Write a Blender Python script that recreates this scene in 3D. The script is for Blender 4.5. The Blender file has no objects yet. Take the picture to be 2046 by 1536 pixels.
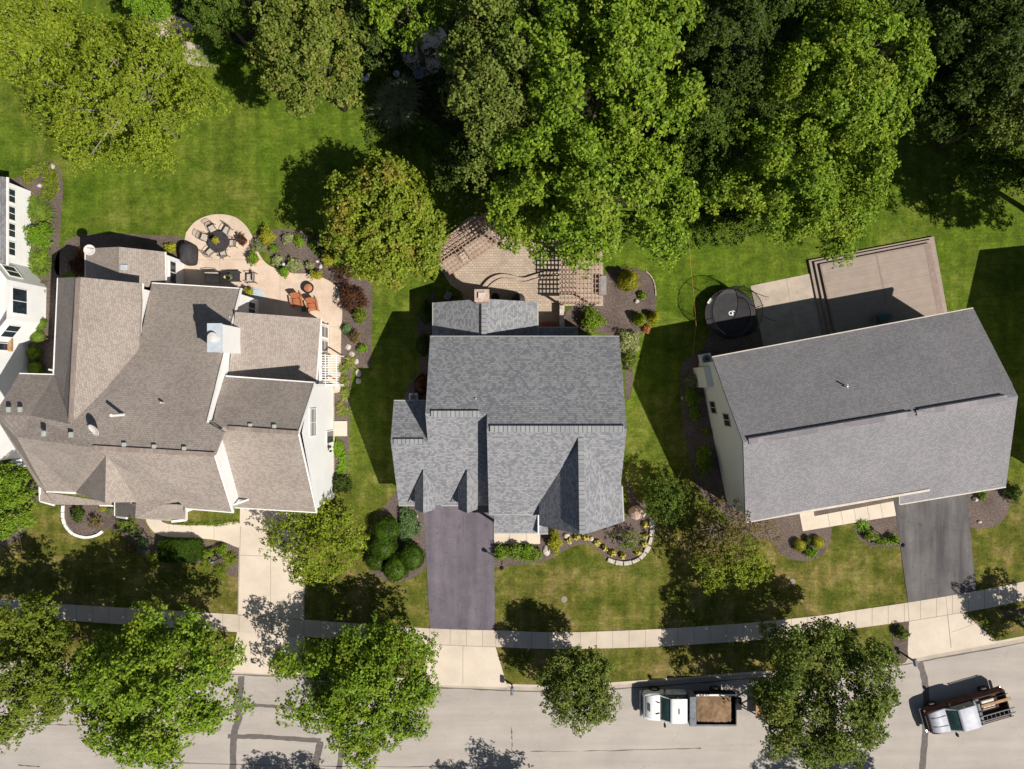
import bpy, bmesh, math, random
import numpy as np
from mathutils import Vector, Matrix
C = bpy.context.scene
col = C.collection
PI = math.pi
random.seed(5)
# ------------------------------------------------------------------ camera, light
CAMH = 55.0          # drone height in metres
F = 1375.0           # 25 reference pixels to the metre at ground level
cam_d = bpy.data.cameras.new('camera'); cam = bpy.data.objects.new('camera', cam_d); col.objects.link(cam)
cam.location = (0, 0, CAMH); cam.rotation_euler = (0, 0, 0)
cam_d.sensor_width = 36.0; cam_d.lens = 36.0 * F / 2046.0
cam_d.clip_start = 0.5; cam_d.clip_end = 3000
C.camera = cam
SUN = Vector((0.73, -0.465, 1.0)).normalized()
W = bpy.data.worlds.new('World'); C.world = W; W.use_nodes = True
nt = W.node_tree; nt.nodes.clear()
sky = nt.nodes.new('ShaderNodeTexSky'); sky.sky_type = 'NISHITA'; sky.sun_disc = False
sky.sun_elevation = math.asin(SUN.z); sky.sun_rotation = math.atan2(SUN.x, SUN.y)
bg = nt.nodes.new('ShaderNodeBackground'); bg.inputs[1].default_value = 0.043
wo = nt.nodes.new('ShaderNodeOutputWorld')
nt.links.new(sky.outputs[0], bg.inputs[0]); nt.links.new(bg.outputs[0], wo.inputs[0])
sd = bpy.data.lights.new('sun', 'SUN'); sd.energy = 4.6; sd.angle = math.radians(0.5); sd.color = (1.0, 0.935, 0.835)
so = bpy.data.objects.new('sun', sd); col.objects.link(so); so.location = (30, -20, 60)
so.rotation_euler = SUN.to_track_quat('Z', 'Y').to_euler()
C.view_settings.view_transform = 'Standard'; C.view_settings.look = 'None'
C.view_settings.exposure = 0.30; C.view_settings.gamma = 1.0

# ------------------------------------------------------------------ helpers
def P(px, py, z=0.0):
    """photo position (2046 wide) of something at height z -> world"""
    k = (CAMH - z) / F
    return Vector(((px - 1023) * k, (768 - py) * k, z))
def XY(px, py, z=0.0):
    p = P(px, py, z); return (p.x, p.y)
ORG = {}
def tag(o, label=None, cat=None, group=None, kind=None):
    if label: o['label'] = label
    if cat: o['category'] = cat
    if group: o['group'] = group
    if kind: o['kind'] = kind
    return o
def thing(name, label, cat, loc=(0, 0, 0), rz=0, group=None):
    o = bpy.data.objects.new(name, None); col.objects.link(o)
    o.location = loc; o.rotation_euler = (0, 0, rz); o.empty_display_size = .3
    ORG[o.name] = Vector(loc) if rz == 0 else Vector((0, 0, 0))
    return tag(o, label, cat, group)
def link_mesh(name, me, m, parent=None):
    o = bpy.data.objects.new(name, me); col.objects.link(o)
    if m: me.materials.append(m)
    if parent is not None:
        o.parent = parent
        ORG[o.name] = ORG.get(parent.name, Vector((0, 0, 0)))
    return o
class MB:
    def __init__(s): s.v = []; s.f = []
    def face(s, pts):
        n = len(s.v); s.v += [tuple(p) for p in pts]; s.f.append(list(range(n, n + len(pts)))); return s
    def add(s, vs, fs):
        n = len(s.v); s.v += [tuple(p) for p in vs]; s.f += [[i + n for i in f] for f in fs]; return s
    def box(s, c, size, rz=0, rx=0, ry=0):
        hx, hy, hz = size[0] / 2, size[1] / 2, size[2] / 2
        R = Matrix.Rotation(rz, 3, 'Z') @ Matrix.Rotation(ry, 3, 'Y') @ Matrix.Rotation(rx, 3, 'X')
        vs = [Vector(c) + R @ Vector((x * hx, y * hy, z * hz)) for z in (-1, 1) for x, y in ((-1, -1), (1, -1), (1, 1), (-1, 1))]
        return s.add(vs, [[0, 3, 2, 1], [4, 5, 6, 7], [0, 1, 5, 4], [1, 2, 6, 5], [2, 3, 7, 6], [3, 0, 4, 7]])
    def prism(s, pts, z0, z1):
        n = len(pts); a = sum(pts[i][0] * pts[(i + 1) % n][1] - pts[(i + 1) % n][0] * pts[i][1] for i in range(n))
        if a < 0: pts = pts[::-1]
        vs = [(p[0], p[1], z0) for p in pts] + [(p[0], p[1], z1) for p in pts]
        fs = [list(range(n))[::-1], list(range(n, 2 * n))] + [[i, (i + 1) % n, n + (i + 1) % n, n + i] for i in range(n)]
        return s.add(vs, fs)
    def slab(s, pts, t=0.2):
        """sloping roof face with thickness straight down"""
        n = len(pts); pts = [Vector(p) for p in pts]
        a = sum(pts[i].x * pts[(i + 1) % n].y - pts[(i + 1) % n].x * pts[i].y for i in range(n))
        if a < 0: pts = pts[::-1]
        low = [p - Vector((0, 0, t)) for p in pts]
        return s.add(low + pts, [list(range(n))[::-1], list(range(n, 2 * n))] + [[i, (i + 1) % n, n + (i + 1) % n, n + i] for i in range(n)])
    def beam(s, a, b, w, h):
        a, b = Vector(a), Vector(b); d = b - a
        if d.length < 1e-6: return s
        d.normalize(); u = Vector((0, 0, 1)).cross(d)
        if u.length < 1e-4: u = Vector((1, 0, 0))
        u.normalize(); v = d.cross(u)
        vs = [p + u * (i * w / 2) + v * (j * h / 2) for p in (a, b) for i, j in ((-1, -1), (1, -1), (1, 1), (-1, 1))]
        return s.add(vs, [[0, 3, 2, 1], [4, 5, 6, 7], [0, 1, 5, 4], [1, 2, 6, 5], [2, 3, 7, 6], [3, 0, 4, 7]])
    def tube(s, pts, r, n=8, cap=True):
        pts = [Vector(p) for p in pts]; m = len(pts)
        rs = r if isinstance(r, (list, tuple)) else [r] * m
        b = len(s.v)
        for i, p in enumerate(pts):
            d = (pts[min(i + 1, m - 1)] - pts[max(i - 1, 0)]).normalized()
            u = d.cross(Vector((0, 0, 1)))
            if u.length < 1e-3: u = Vector((1, 0, 0))
            u.normalize(); v = d.cross(u)
            for k in range(n):
                a = 2 * PI * k / n
                s.v.append(tuple(p + (u * math.cos(a) + v * math.sin(a)) * rs[i]))
        for i in range(m - 1):
            for k in range(n):
                s.f.append([b + i * n + k, b + i * n + (k + 1) % n, b + (i + 1) * n + (k + 1) % n, b + (i + 1) * n + k])
        if cap:
            s.f.append([b + k for k in range(n)][::-1]); s.f.append([b + (m - 1) * n + k for k in range(n)])
        return s
    def lathe(s, c, prof, n=20, sx=1, sy=1):
        """prof: (r, z) list"""
        b = len(s.v); m = len(prof)
        for r, z in prof:
            for k in range(n):
                a = 2 * PI * k / n; s.v.append((c[0] + r * sx * math.cos(a), c[1] + r * sy * math.sin(a), c[2] + z))
        for i in range(m - 1):
            for k in range(n):
                s.f.append([b + i * n + k, b + i * n + (k + 1) % n, b + (i + 1) * n + (k + 1) % n, b + (i + 1) * n + k])
        s.f.append([b + k for k in range(n)][::-1]); s.f.append([b + (m - 1) * n + k for k in range(n)])
        return s
    def loft(s, secs):
        """secs: list of rings (equal count) of points; capped"""
        b = len(s.v); n = len(secs[0]); m = len(secs)
        for r in secs: s.v += [tuple(p) for p in r]
        for i in range(m - 1):
            for k in range(n):
                s.f.append([b + i * n + k, b + i * n + (k + 1) % n, b + (i + 1) * n + (k + 1) % n, b + (i + 1) * n + k])
        s.f.append([b + k for k in range(n)][::-1]); s.f.append([b + (m - 1) * n + k for k in range(n)])
        return s
    def build(s, name, m, parent=None, smooth=False, bevel=0, fix=True):
        me = bpy.data.meshes.new(name)
        o0 = ORG.get(parent.name, Vector((0, 0, 0))) if parent is not None else Vector((0, 0, 0))
        me.from_pydata([(a - o0.x, b - o0.y, c - o0.z) for a, b, c in s.v], [], s.f); me.update()
        if fix:
            bm = bmesh.new(); bm.from_mesh(me); bmesh.ops.recalc_face_normals(bm, faces=bm.faces); bm.to_mesh(me); bm.free()
        planar_uv(me)
        if smooth:
            for p in me.polygons: p.use_smooth = True
        o = link_mesh(name, me, m, parent)
        if bevel:
            b = o.modifiers.new('bevel', 'BEVEL'); b.width = bevel; b.segments = 2; b.limit_method = 'ANGLE'
        return o
def build_each(mb, name, m, parent=None):
    for i in range(0, len(mb.v), 8):
        b = MB(); b.add(mb.v[i:i + 8], [[j - i for j in f] for f in mb.f if i <= f[0] < i + 8]); b.build(name, m, parent)
def on_plane(px, py, a, b, c):
    """point of the roof plane through a, b, c that the camera sees at this photo position"""
    n = (b - a).cross(c - a); o = Vector((0, 0, CAMH)); d = P(px, py, 0) - o; return o + d * ((a - o).dot(n) / d.dot(n))
def planar_uv(me):
    """metres along the course (u) and up the slope (v) on every face"""
    uv = me.uv_layers.new(name='UVMap').data
    for p in me.polygons:
        n = p.normal
        if abs(n.z) > .985: u = Vector((1, 0, 0)); v = Vector((0, 1, 0))
        else:
            u = Vector((0, 0, 1)).cross(n).normalized(); v = n.cross(u)
        for li in p.loop_indices:
            c = me.vertices[me.loops[li].vertex_index].co
            uv[li].uv = (c.dot(u), c.dot(v))
def copy_tree(o, parent=None):
    c = o.copy(); col.objects.link(c)
    if parent is not None: c.parent = parent
    for ch in list(o.children): copy_tree(ch, c)
    return c
def smooth_poly(pts, n=6, closed=True):
    """Catmull-Rom through the points"""
    out = []; m = len(pts); rng = range(m) if closed else range(m - 1)
    for i in rng:
        g = (lambda j: pts[j % m]) if closed else (lambda j: pts[min(max(j, 0), m - 1)])
        a, b, c, d = g(i - 1), g(i), g(i + 1), g(i + 2)
        for k in range(n):
            t = k / n
            out.append(tuple(.5 * ((2 * b[q]) + (c[q] - a[q]) * t + (2 * a[q] - 5 * b[q] + 4 * c[q] - d[q]) * t * t + (-a[q] + 3 * b[q] - 3 * c[q] + d[q]) * t ** 3) for q in range(2)))
    if not closed: out.append(tuple(pts[-1]))
    return out

# ------------------------------------------------------------------ materials
M = {}
def nodes(name):
    m = bpy.data.materials.new(name); m.use_nodes = True; M[name] = m
    n = m.node_tree.nodes; b = n['Principled BSDF']; return m, n, m.node_tree.links, b
def rgb(c): return (c[0], c[1], c[2], 1)
def noise(n, l, vec, scale, detail=4, rough=.6, dist=0):
    t = n.new('ShaderNodeTexNoise'); t.inputs['Scale'].default_value = scale; t.inputs['Detail'].default_value = detail
    t.inputs['Roughness'].default_value = rough; t.inputs['Distortion'].default_value = dist
    l.new(vec, t.inputs['Vector']); return t.outputs['Fac']
def ramp(n, l, fac, stops):
    r = n.new('ShaderNodeValToRGB'); e = r.color_ramp.elements
    while len(e) < len(stops): e.new(.5)
    for i, (p, c) in enumerate(stops): e[i].position = p; e[i].color = rgb(c) if len(c) == 3 else c
    l.new(fac, r.inputs[0]); return r.outputs[0]
def mix(n, l, fac, a, b, mode='MIX'):
    x = n.new('ShaderNodeMix'); x.data_type = 'RGBA'; x.blend_type = mode
    for s, v in ((x.inputs[0], fac), (x.inputs[6], a), (x.inputs[7], b)):
        if isinstance(v, (int, float)): s.default_value = v
        elif isinstance(v, tuple): s.default_value = rgb(v)
        else: l.new(v, s)
    return x.outputs[2]
def bump(n, l, b, h, strength=.3, dist=.02):
    k = n.new('ShaderNodeBump'); k.inputs['Strength'].default_value = strength; k.inputs['Distance'].default_value = dist
    l.new(h, k.inputs['Height']); l.new(k.outputs[0], b.inputs['Normal'])
def plain(name, c, rough=.7, c2=None, scale=3.0, metal=0, spec=.3, bmp=0, detail=5, spread=(.35, .65)):
    m, n, l, b = nodes(name)
    b.inputs['Roughness'].default_value = rough; b.inputs['Metallic'].default_value = metal
    b.inputs['Specular IOR Level'].default_value = spec
    if c2 is None: c2 = tuple(x * .8 for x in c)
    tc = n.new('ShaderNodeTexCoord')
    f = noise(n, l, tc.outputs['Object'], scale, detail)
    l.new(ramp(n, l, f, [(spread[0], c2), (spread[1], c)]), b.inputs['Base Color'])
    if bmp: bump(n, l, b, noise(n, l, tc.outputs['Object'], scale * 6, 4), bmp, .03)
    return m
def shingle(name, c1, c2, c3, bw=.33, rh=.145, lines=.5, big=.25, mortar=.012, thr=.62, rk=1.0):
    m, n, l, b = nodes(name); b.inputs['Roughness'].default_value = .9; b.inputs['Specular IOR Level'].default_value = .15
    uv = n.new('ShaderNodeUVMap').outputs[0]
    def brick(w, h, a, bb, mo, off=.5, seed=0):
        t = n.new('ShaderNodeTexBrick'); t.inputs['Scale'].default_value = 1; t.inputs['Brick Width'].default_value = w; t.inputs['Row Height'].default_value = h
        t.inputs['Mortar Size'].default_value = mo; t.inputs['Mortar Smooth'].default_value = .4; t.offset = off
        t.inputs['Color1'].default_value = rgb(a); t.inputs['Color2'].default_value = rgb(bb)
        t.inputs['Mortar'].default_value = rgb(tuple(x * lines for x in c1))
        mp = n.new('ShaderNodeMapping'); mp.inputs['Location'].default_value = (seed * 3.17, seed * rh * 2, 0)
        l.new(uv, mp.inputs[0]); l.new(mp.outputs[0], t.inputs['Vector']); return t
    t1 = brick(bw, rh, c1, c2, mortar)
    t2 = brick(bw * .8, rh * rk, (0, 0, 0), (1, 1, 1), 0, .37, 2)
    r2 = n.new('ShaderNodeMath'); r2.operation = 'GREATER_THAN'; r2.inputs[1].default_value = thr
    s2 = n.new('ShaderNodeSeparateColor'); l.new(t2.outputs[0], s2.inputs[0]); l.new(s2.outputs[0], r2.inputs[0])
    x = mix(n, l, r2.outputs[0], t1.outputs[0], c3)
    mm = n.new('ShaderNodeMath'); mm.operation = 'MULTIPLY'; mm.inputs[1].default_value = .6; l.new(r2.outputs[0], mm.inputs[0])
    x = mix(n, l, mm.outputs[0], t1.outputs[0], c3)
    tc = n.new('ShaderNodeTexCoord')
    f = noise(n, l, tc.outputs['Object'], .35, 5)
    y = ramp(n, l, f, [(.3, (1 - big,) * 3), (.7, (1 + big * .3,) * 3)])
    x = mix(n, l, 1.0, x, y, 'MULTIPLY')
    g = ramp(n, l, noise(n, l, tc.outputs['Object'], 28, 3, .8), [(.3, (.82,) * 3), (.7, (1.12,) * 3)])
    x = mix(n, l, 1.0, x, g, 'MULTIPLY')
    l.new(x, b.inputs['Base Color']); bump(n, l, b, t1.outputs['Fac'], .35, -.012)
    return m
shingle('roof_blue_grey', (.245, .25, .272), (.335, .34, .355), (.148, .153, .178), .24, .15, .66, .1, .012, .66, 1.0)
shingle('roof_taupe', (.365, .315, .28), (.405, .352, .315), (.275, .232, .205), .20, .145, .62, .16)
shingle('roof_mauve_grey', (.265, .258, .275), (.30, .292, .308), (.205, .198, .215), .22, .15, .62, .12, .014, .58)
shingle('roof_neighbour', (.22, .22, .24), (.27, .27, .29), (.16, .16, .18))
shingle('ridge_cap', (.30, .31, .32), (.36, .37, .38), (.26, .265, .28), .30, 9, .3, .1, .03)
shingle('ridge_cap_ns', (.28, .29, .305), (.34, .35, .365), (.24, .245, .26), 9, .30, .45, .1, .03); shingle('ridge_cap_dark', (.27, .255, .27), (.33, .31, .33), (.21, .2, .22), .9, .9, .5)
shingle('ridge_cap_taupe', (.31, .25, .22), (.35, .29, .25), (.25, .2, .17), .3, .9, .6)
def siding(name, c, step=.13):
    m, n, l, b = nodes(name); b.inputs['Roughness'].default_value = .55
    uv = n.new('ShaderNodeUVMap').outputs[0]
    t = n.new('ShaderNodeTexWave'); t.wave_type = 'BANDS'; t.bands_direction = 'Y'; t.wave_profile = 'SAW'
    t.inputs['Scale'].default_value = 0.314 / step; l.new(uv, t.inputs['Vector'])
    x = ramp(n, l, t.outputs['Fac'], [(0, tuple(q * .86 for q in c)), (.15, c)])
    tc = n.new('ShaderNodeTexCoord'); f = noise(n, l, tc.outputs['Object'], .8, 4)
    x = mix(n, l, 1.0, x, ramp(n, l, f, [(.3, (.93,) * 3), (.7, (1.0,) * 3)]), 'MULTIPLY')
    l.new(x, b.inputs['Base Color']); bump(n, l, b, t.outputs['Fac'], .4, .015)
siding('siding_white', (.88, .88, .89)); siding('siding_sage', (.80, .82, .80)); siding('siding_cream', (.62, .56, .47))
plain('trim_white', (.88, .86, .85), .45, (.78, .76, .75)); plain('trim_tan', (.60, .53, .46), .5)
plain('gutter_grey', (.26, .27, .29), .75, spec=.15); plain('vent_grey', (.40, .42, .40), .5, (.34, .36, .34))
plain('glass_dark', (.03, .045, .06), .08, (.015, .02, .03), spec=.8); plain('metal_blue', (.50, .56, .62), .4, (.42, .47, .52))
plain('black_metal', (.025, .023, .024), .75, spec=.15); plain('cushion', (.55, .48, .42), .85, (.45, .39, .34)); plain('cover_dark', (.055, .05, .055), .75, (.035, .03, .035))
plain('orange_plastic', (.46, .18, .085), .6, (.36, .13, .06)); plain('rubber', (.012, .012, .013), .9)
plain('teal_plastic', (.05, .13, .14), .5); plain('terracotta', (.5, .22, .13), .8, (.35, .14, .08)); plain('white_metal', (.85, .85, .85), .35)
plain('chrome', (.5, .5, .52), .2, (.35, .35, .37), metal=.9); plain('truck_white', (.80, .81, .82), .28, (.75, .76, .78), spec=.6)
plain('truck_silver', (.47, .49, .56), .5, (.38, .40, .47), spec=.4); plain('truck_maroon', (.09, .045, .038), .75, (.06, .03, .025), spec=.15)
plain('steel_grey', (.20, .215, .24), .6, (.12, .13, .15), spec=.25); plain('lamp_red', (.35, .02, .02), .3); plain('lamp_clear', (.7, .7, .68), .15)
plain('dirt_load', (.27, .18, .105), .95, (.15, .095, .055), 1.6, bmp=.7); plain('wood_plank', (.42, .27, .15), .8, (.28, .17, .09), 4)
plain('pergola_wood', (.40, .27, .21), .75, (.30, .2, .155)); plain('stone_pale', (.62, .56, .50), .85, (.38, .34, .31), 5, bmp=.5)
plain('stone_pink', (.60, .43, .36), .85, (.36, .26, .22), 4, bmp=.6); plain('tan_brick', (.46, .37, .31), .85, (.36, .28, .23), 8)
plain('bark', (.20, .15, .11), .9, (.10, .075, .055), 6, bmp=.6); plain('bark_pale', (.32, .27, .21), .9, (.2, .165, .13), 5, bmp=.5)
plain('water_dish', (.70, .66, .64), .5); plain('petal_yellow', (.62, .50, .14), .7, (.5, .4, .1)); plain('petal_white', (.75, .7, .72), .7)
plain('petal_pink', (.6, .2, .15), .7); plain('deck_border', (.30, .225, .195), .75); plain('hot_tub_cover', (.30, .28, .28), .8); plain('red_plastic', (.38, .08, .06), .7)
plain('net_black', (.01, .01, .012), .8); plain('mat_black', (.03, .03, .035), .55, (.02, .02, .022)); plain('pad_black', (.06, .055, .06), .5)
plain('rope_orange', (.55, .25, .05), .7); plain('grille_black', (.02, .02, .02), .5)
plain('joint', (.29, .25, .215), .95); plain('tar', (.155, .135, .125), .85, (.11, .10, .095), 5, bmp=.2)

def ground_mat(name, fn):
    m, n, l, b = nodes(name); b.inputs['Roughness'].default_value = .95; b.inputs['Specular IOR Level'].default_value = .1
    g = n.new('ShaderNodeNewGeometry'); fn(n, l, b, g.outputs['Position']); return m
def f_lawn(n, l, b, pos):
    big = noise(n, l, pos, .11, 5, .6, .6); mid = noise(n, l, pos, .55, 6, .65, .4); fine = noise(n, l, pos, 5.5, 6, .8); fi2 = noise(n, l, pos, 1.7, 6, .75)
    # front lawns are drier than the back ones: a broad change of the turf along Y
    sx = n.new('ShaderNodeSeparateXYZ'); l.new(pos, sx.inputs[0])
    mr = n.new('ShaderNodeMapRange'); mr.inputs[1].default_value = 0; mr.inputs[2].default_value = -12; l.new(sx.outputs[1], mr.inputs[0])
    green = ramp(n, l, mid, [(.3, (.050, .092, .007)), (.52, (.086, .140, .011)), (.72, (.134, .184, .018))])
    dry = ramp(n, l, mid, [(.36, (.064, .078, .011)), (.50, (.118, .112, .024)), (.64, (.215, .165, .066))])
    a = n.new('ShaderNodeMath'); a.operation = 'MULTIPLY_ADD'; a.inputs[1].default_value = .75; l.new(mr.outputs[0], a.inputs[0])
    bb = n.new('ShaderNodeMapRange'); bb.inputs[1].default_value = .42; bb.inputs[2].default_value = .68; l.new(big, bb.inputs[0])
    cc = n.new('ShaderNodeMath'); cc.operation = 'MULTIPLY'; cc.inputs[1].default_value = .38; l.new(bb.outputs[0], cc.inputs[0]); l.new(cc.outputs[0], a.inputs[2])
    x = mix(n, l, a.outputs[0], green, dry)
    x = mix(n, l, 1.0, x, ramp(n, l, fine, [(.3, (.55,) * 3), (.7, (1.5,) * 3)]), 'MULTIPLY')
    x = mix(n, l, 1.0, x, ramp(n, l, fi2, [(.32, (.68, .72, .7)), (.68, (1.32, 1.27, 1.2))]), 'MULTIPLY')
    # mowing passes
    w = n.new('ShaderNodeTexWave'); w.bands_direction = 'X'; w.inputs['Scale'].default_value = .28; w.inputs['Distortion'].default_value = 1.2; w.inputs['Detail'].default_value = 3; l.new(pos, w.inputs['Vector'])
    x = mix(n, l, 1.0, x, ramp(n, l, w.outputs['Fac'], [(.3, (.93,) * 3), (.7, (1.06,) * 3)]), 'MULTIPLY')
    fl = noise(n, l, pos, 9, 2, .5); fm = noise(n, l, pos, .35, 4)
    sp = n.new('ShaderNodeMath'); sp.operation = 'MULTIPLY'; l.new(ramp(n, l, fl, [(.60, (0, 0, 0)), (.70, (1, 1, 1))]), sp.inputs[0]); l.new(ramp(n, l, fm, [(.4, (.1,) * 3), (.65, (.75,) * 3)]), sp.inputs[1])
    x = mix(n, l, sp.outputs[0], x, (.21, .2, .06))
    mp = n.new('ShaderNodeMapping'); mp.inputs['Scale'].default_value = (.35, 3.2, 1); mp.inputs['Rotation'].default_value = (0, 0, .05); l.new(pos, mp.inputs[0])
    x = mix(n, l, 1.0, x, ramp(n, l, noise(n, l, mp.outputs[0], 1.6, 4, .7), [(.35, (.86,) * 3), (.65, (1.14,) * 3)]), 'MULTIPLY')
    l.new(x, b.inputs['Base Color']); bump(n, l, b, fine, .9, .06)
ground_mat('lawn', f_lawn)
def f_mulch(n, l, b, pos):
    x = ramp(n, l, noise(n, l, pos, 9, 5, .8), [(.3, (.055, .043, .038)), (.5, (.14, .108, .095)), (.72, (.27, .21, .18))])
    x = mix(n, l, 1.0, x, ramp(n, l, noise(n, l, pos, .5, 3), [(.3, (.72,) * 3), (.7, (1.15,) * 3)]), 'MULTIPLY')
    l.new(x, b.inputs['Base Color']); bump(n, l, b, noise(n, l, pos, 14, 4), .8, .04)
ground_mat('mulch', f_mulch)
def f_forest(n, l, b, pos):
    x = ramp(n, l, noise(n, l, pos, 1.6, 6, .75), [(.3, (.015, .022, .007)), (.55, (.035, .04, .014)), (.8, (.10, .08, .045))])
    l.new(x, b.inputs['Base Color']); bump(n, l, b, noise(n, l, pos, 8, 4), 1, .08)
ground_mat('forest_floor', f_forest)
def conc(c, c2, stain=.5, fine=18):
    def f(n, l, b, pos):
        x = ramp(n, l, noise(n, l, pos, stain, 6, .65), [(.32, c2), (.6, c)])
        x = mix(n, l, 1.0, x, ramp(n, l, noise(n, l, pos, fine, 3, .8), [(.3, (.9,) * 3), (.7, (1.06,) * 3)]), 'MULTIPLY')
        l.new(x, b.inputs['Base Color'])
    return f
ground_mat('concrete_walk', conc((.60, .52, .43), (.48, .41, .34), .45))
ground_mat('concrete_drive', conc((.66, .575, .48), (.55, .475, .39), .3))
ground_mat('concrete_kerb', conc((.47, .41, .345), (.36, .31, .265), .6))
ground_mat('patio_buff', conc((.66, .53, .425), (.54, .425, .335), .7, 9))
ground_mat('patio_rear', conc((.50, .42, .35), (.36, .305, .26), .8, 9))
def f_street(n, l, b, pos):
    mp = n.new('ShaderNodeMapping'); mp.inputs['Scale'].default_value = (.08, .9, 1); l.new(pos, mp.inputs[0])
    x = ramp(n, l, noise(n, l, mp.outputs[0], 1.2, 6, .65), [(.3, (.39, .355, .325)), (.62, (.46, .42, .385))])
    x = mix(n, l, 1.0, x, ramp(n, l, noise(n, l, pos, .3, 5), [(.3, (.88,) * 3), (.7, (1.03,) * 3)]), 'MULTIPLY')
    x = mix(n, l, 1.0, x, ramp(n, l, noise(n, l, pos, 16, 3, .8), [(.3, (.84,) * 3), (.7, (1.08,) * 3)]), 'MULTIPLY')
    v = n.new('ShaderNodeTexVoronoi'); v.feature = 'DISTANCE_TO_EDGE'; v.inputs['Scale'].default_value = .16
    nz = n.new('ShaderNodeTexNoise'); nz.inputs['Scale'].default_value = .9; nz.inputs['Detail'].default_value = 6; l.new(pos, nz.inputs['Vector'])
    add = n.new('ShaderNodeVectorMath'); add.operation = 'MULTIPLY_ADD'; add.inputs[1].default_value = (2.2, 2.2, 2.2); l.new(nz.outputs['Color'], add.inputs[0]); l.new(pos, add.inputs[2])
    l.new(add.outputs[0], v.inputs['Vector'])
    x = mix(n, l, ramp(n, l, v.outputs['Distance'], [(.0, (.35,) * 3), (.004, (0, 0, 0))]), x, (.2, .18, .17))
    l.new(x, b.inputs['Base Color'])
ground_mat('street', f_street)
def asphalt(c, c2, streak):
    def f(n, l, b, pos):
        mp = n.new('ShaderNodeMapping'); mp.inputs['Scale'].default_value = (1.0, .12, 1); l.new(pos, mp.inputs[0])
        x = ramp(n, l, noise(n, l, mp.outputs[0], streak, 5, .6), [(.34, c2), (.66, c)])
        x = mix(n, l, 1.0, x, ramp(n, l, noise(n, l, pos, .8, 5), [(.3, (.84,) * 3), (.7, (1.08,) * 3)]), 'MULTIPLY')
        x = mix(n, l, 1.0, x, ramp(n, l, noise(n, l, pos, 20, 3, .8), [(.3, (.8,) * 3), (.7, (1.15,) * 3)]), 'MULTIPLY')
        x = mix(n, l, ramp(n, l, noise(n, l, pos, 1.3, 2, .4), [(.68, (0, 0, 0)), (.74, (.35,) * 3)]), x, (.06, .055, .06))
        v = n.new('ShaderNodeTexVoronoi'); v.feature = 'DISTANCE_TO_EDGE'; v.inputs['Scale'].default_value = .45
        nz = n.new('ShaderNodeTexNoise'); nz.inputs['Scale'].default_value = 1.6; nz.inputs['Detail'].default_value = 6; l.new(pos, nz.inputs['Vector'])
        ad = n.new('ShaderNodeVectorMath'); ad.operation = 'MULTIPLY_ADD'; ad.inputs[1].default_value = (1.2, 1.2, 1.2); l.new(nz.outputs['Color'], ad.inputs[0]); l.new(pos, ad.inputs[2]); l.new(ad.outputs[0], v.inputs['Vector'])
        x = mix(n, l, ramp(n, l, v.outputs['Distance'], [(.0, (.3,) * 3), (.012, (0, 0, 0))]), x, (.04, .035, .04))
        l.new(x, b.inputs['Base Color'])
    return f
ground_mat('asphalt_purple', asphalt((.185, .165, .195), (.125, .11, .135), .8))
ground_mat('asphalt_dark', asphalt((.175, .165, .165), (.085, .08, .085), .9))
def f_pavers(n, l, b, pos):
    t = n.new('ShaderNodeTexBrick'); t.inputs['Scale'].default_value = 1; t.inputs['Brick Width'].default_value = .3; t.inputs['Row Height'].default_value = .2; t.inputs['Mortar Size'].default_value = .016
    t.inputs['Color1'].default_value = rgb((.42, .34, .265)); t.inputs['Color2'].default_value = rgb((.50, .41, .33)); t.inputs['Mortar'].default_value = rgb((.27, .21, .17))
    l.new(pos, t.inputs['Vector'])
    x = mix(n, l, 1.0, t.outputs[0], ramp(n, l, noise(n, l, pos, .8, 5), [(.3, (.82,) * 3), (.7, (1.06,) * 3)]), 'MULTIPLY')
    l.new(x, b.inputs['Base Color']); bump(n, l, b, t.outputs['Fac'], .3, -.01)
ground_mat('pavers', f_pavers)
def deck_mat():
    m, n, l, b = nodes('deck_boards'); b.inputs['Roughness'].default_value = .75
    tc = n.new('ShaderNodeTexCoord'); mp = n.new('ShaderNodeMapping'); mp.inputs['Rotation'].default_value = (0, 0, -math.radians(10.6))
    l.new(tc.outputs['Object'], mp.inputs[0])
    t = n.new('ShaderNodeTexBrick'); t.inputs['Scale'].default_value = 1; t.inputs['Brick Width'].default_value = 30; t.inputs['Row Height'].default_value = .16; t.inputs['Mortar Size'].default_value = .016
    t.inputs['Color1'].default_value = rgb((.31, .25, .208)); t.inputs['Color2'].default_value = rgb((.34, .275, .23)); t.inputs['Mortar'].default_value = rgb((.255, .205, .18))
    l.new(mp.outputs[0], t.inputs['Vector'])
    x = mix(n, l, 1.0, t.outputs[0], ramp(n, l, noise(n, l, tc.outputs['Object'], 1.4, 5), [(.3, (.88,) * 3), (.7, (1.05,) * 3)]), 'MULTIPLY')
    l.new(x, b.inputs['Base Color'])
deck_mat()
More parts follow.
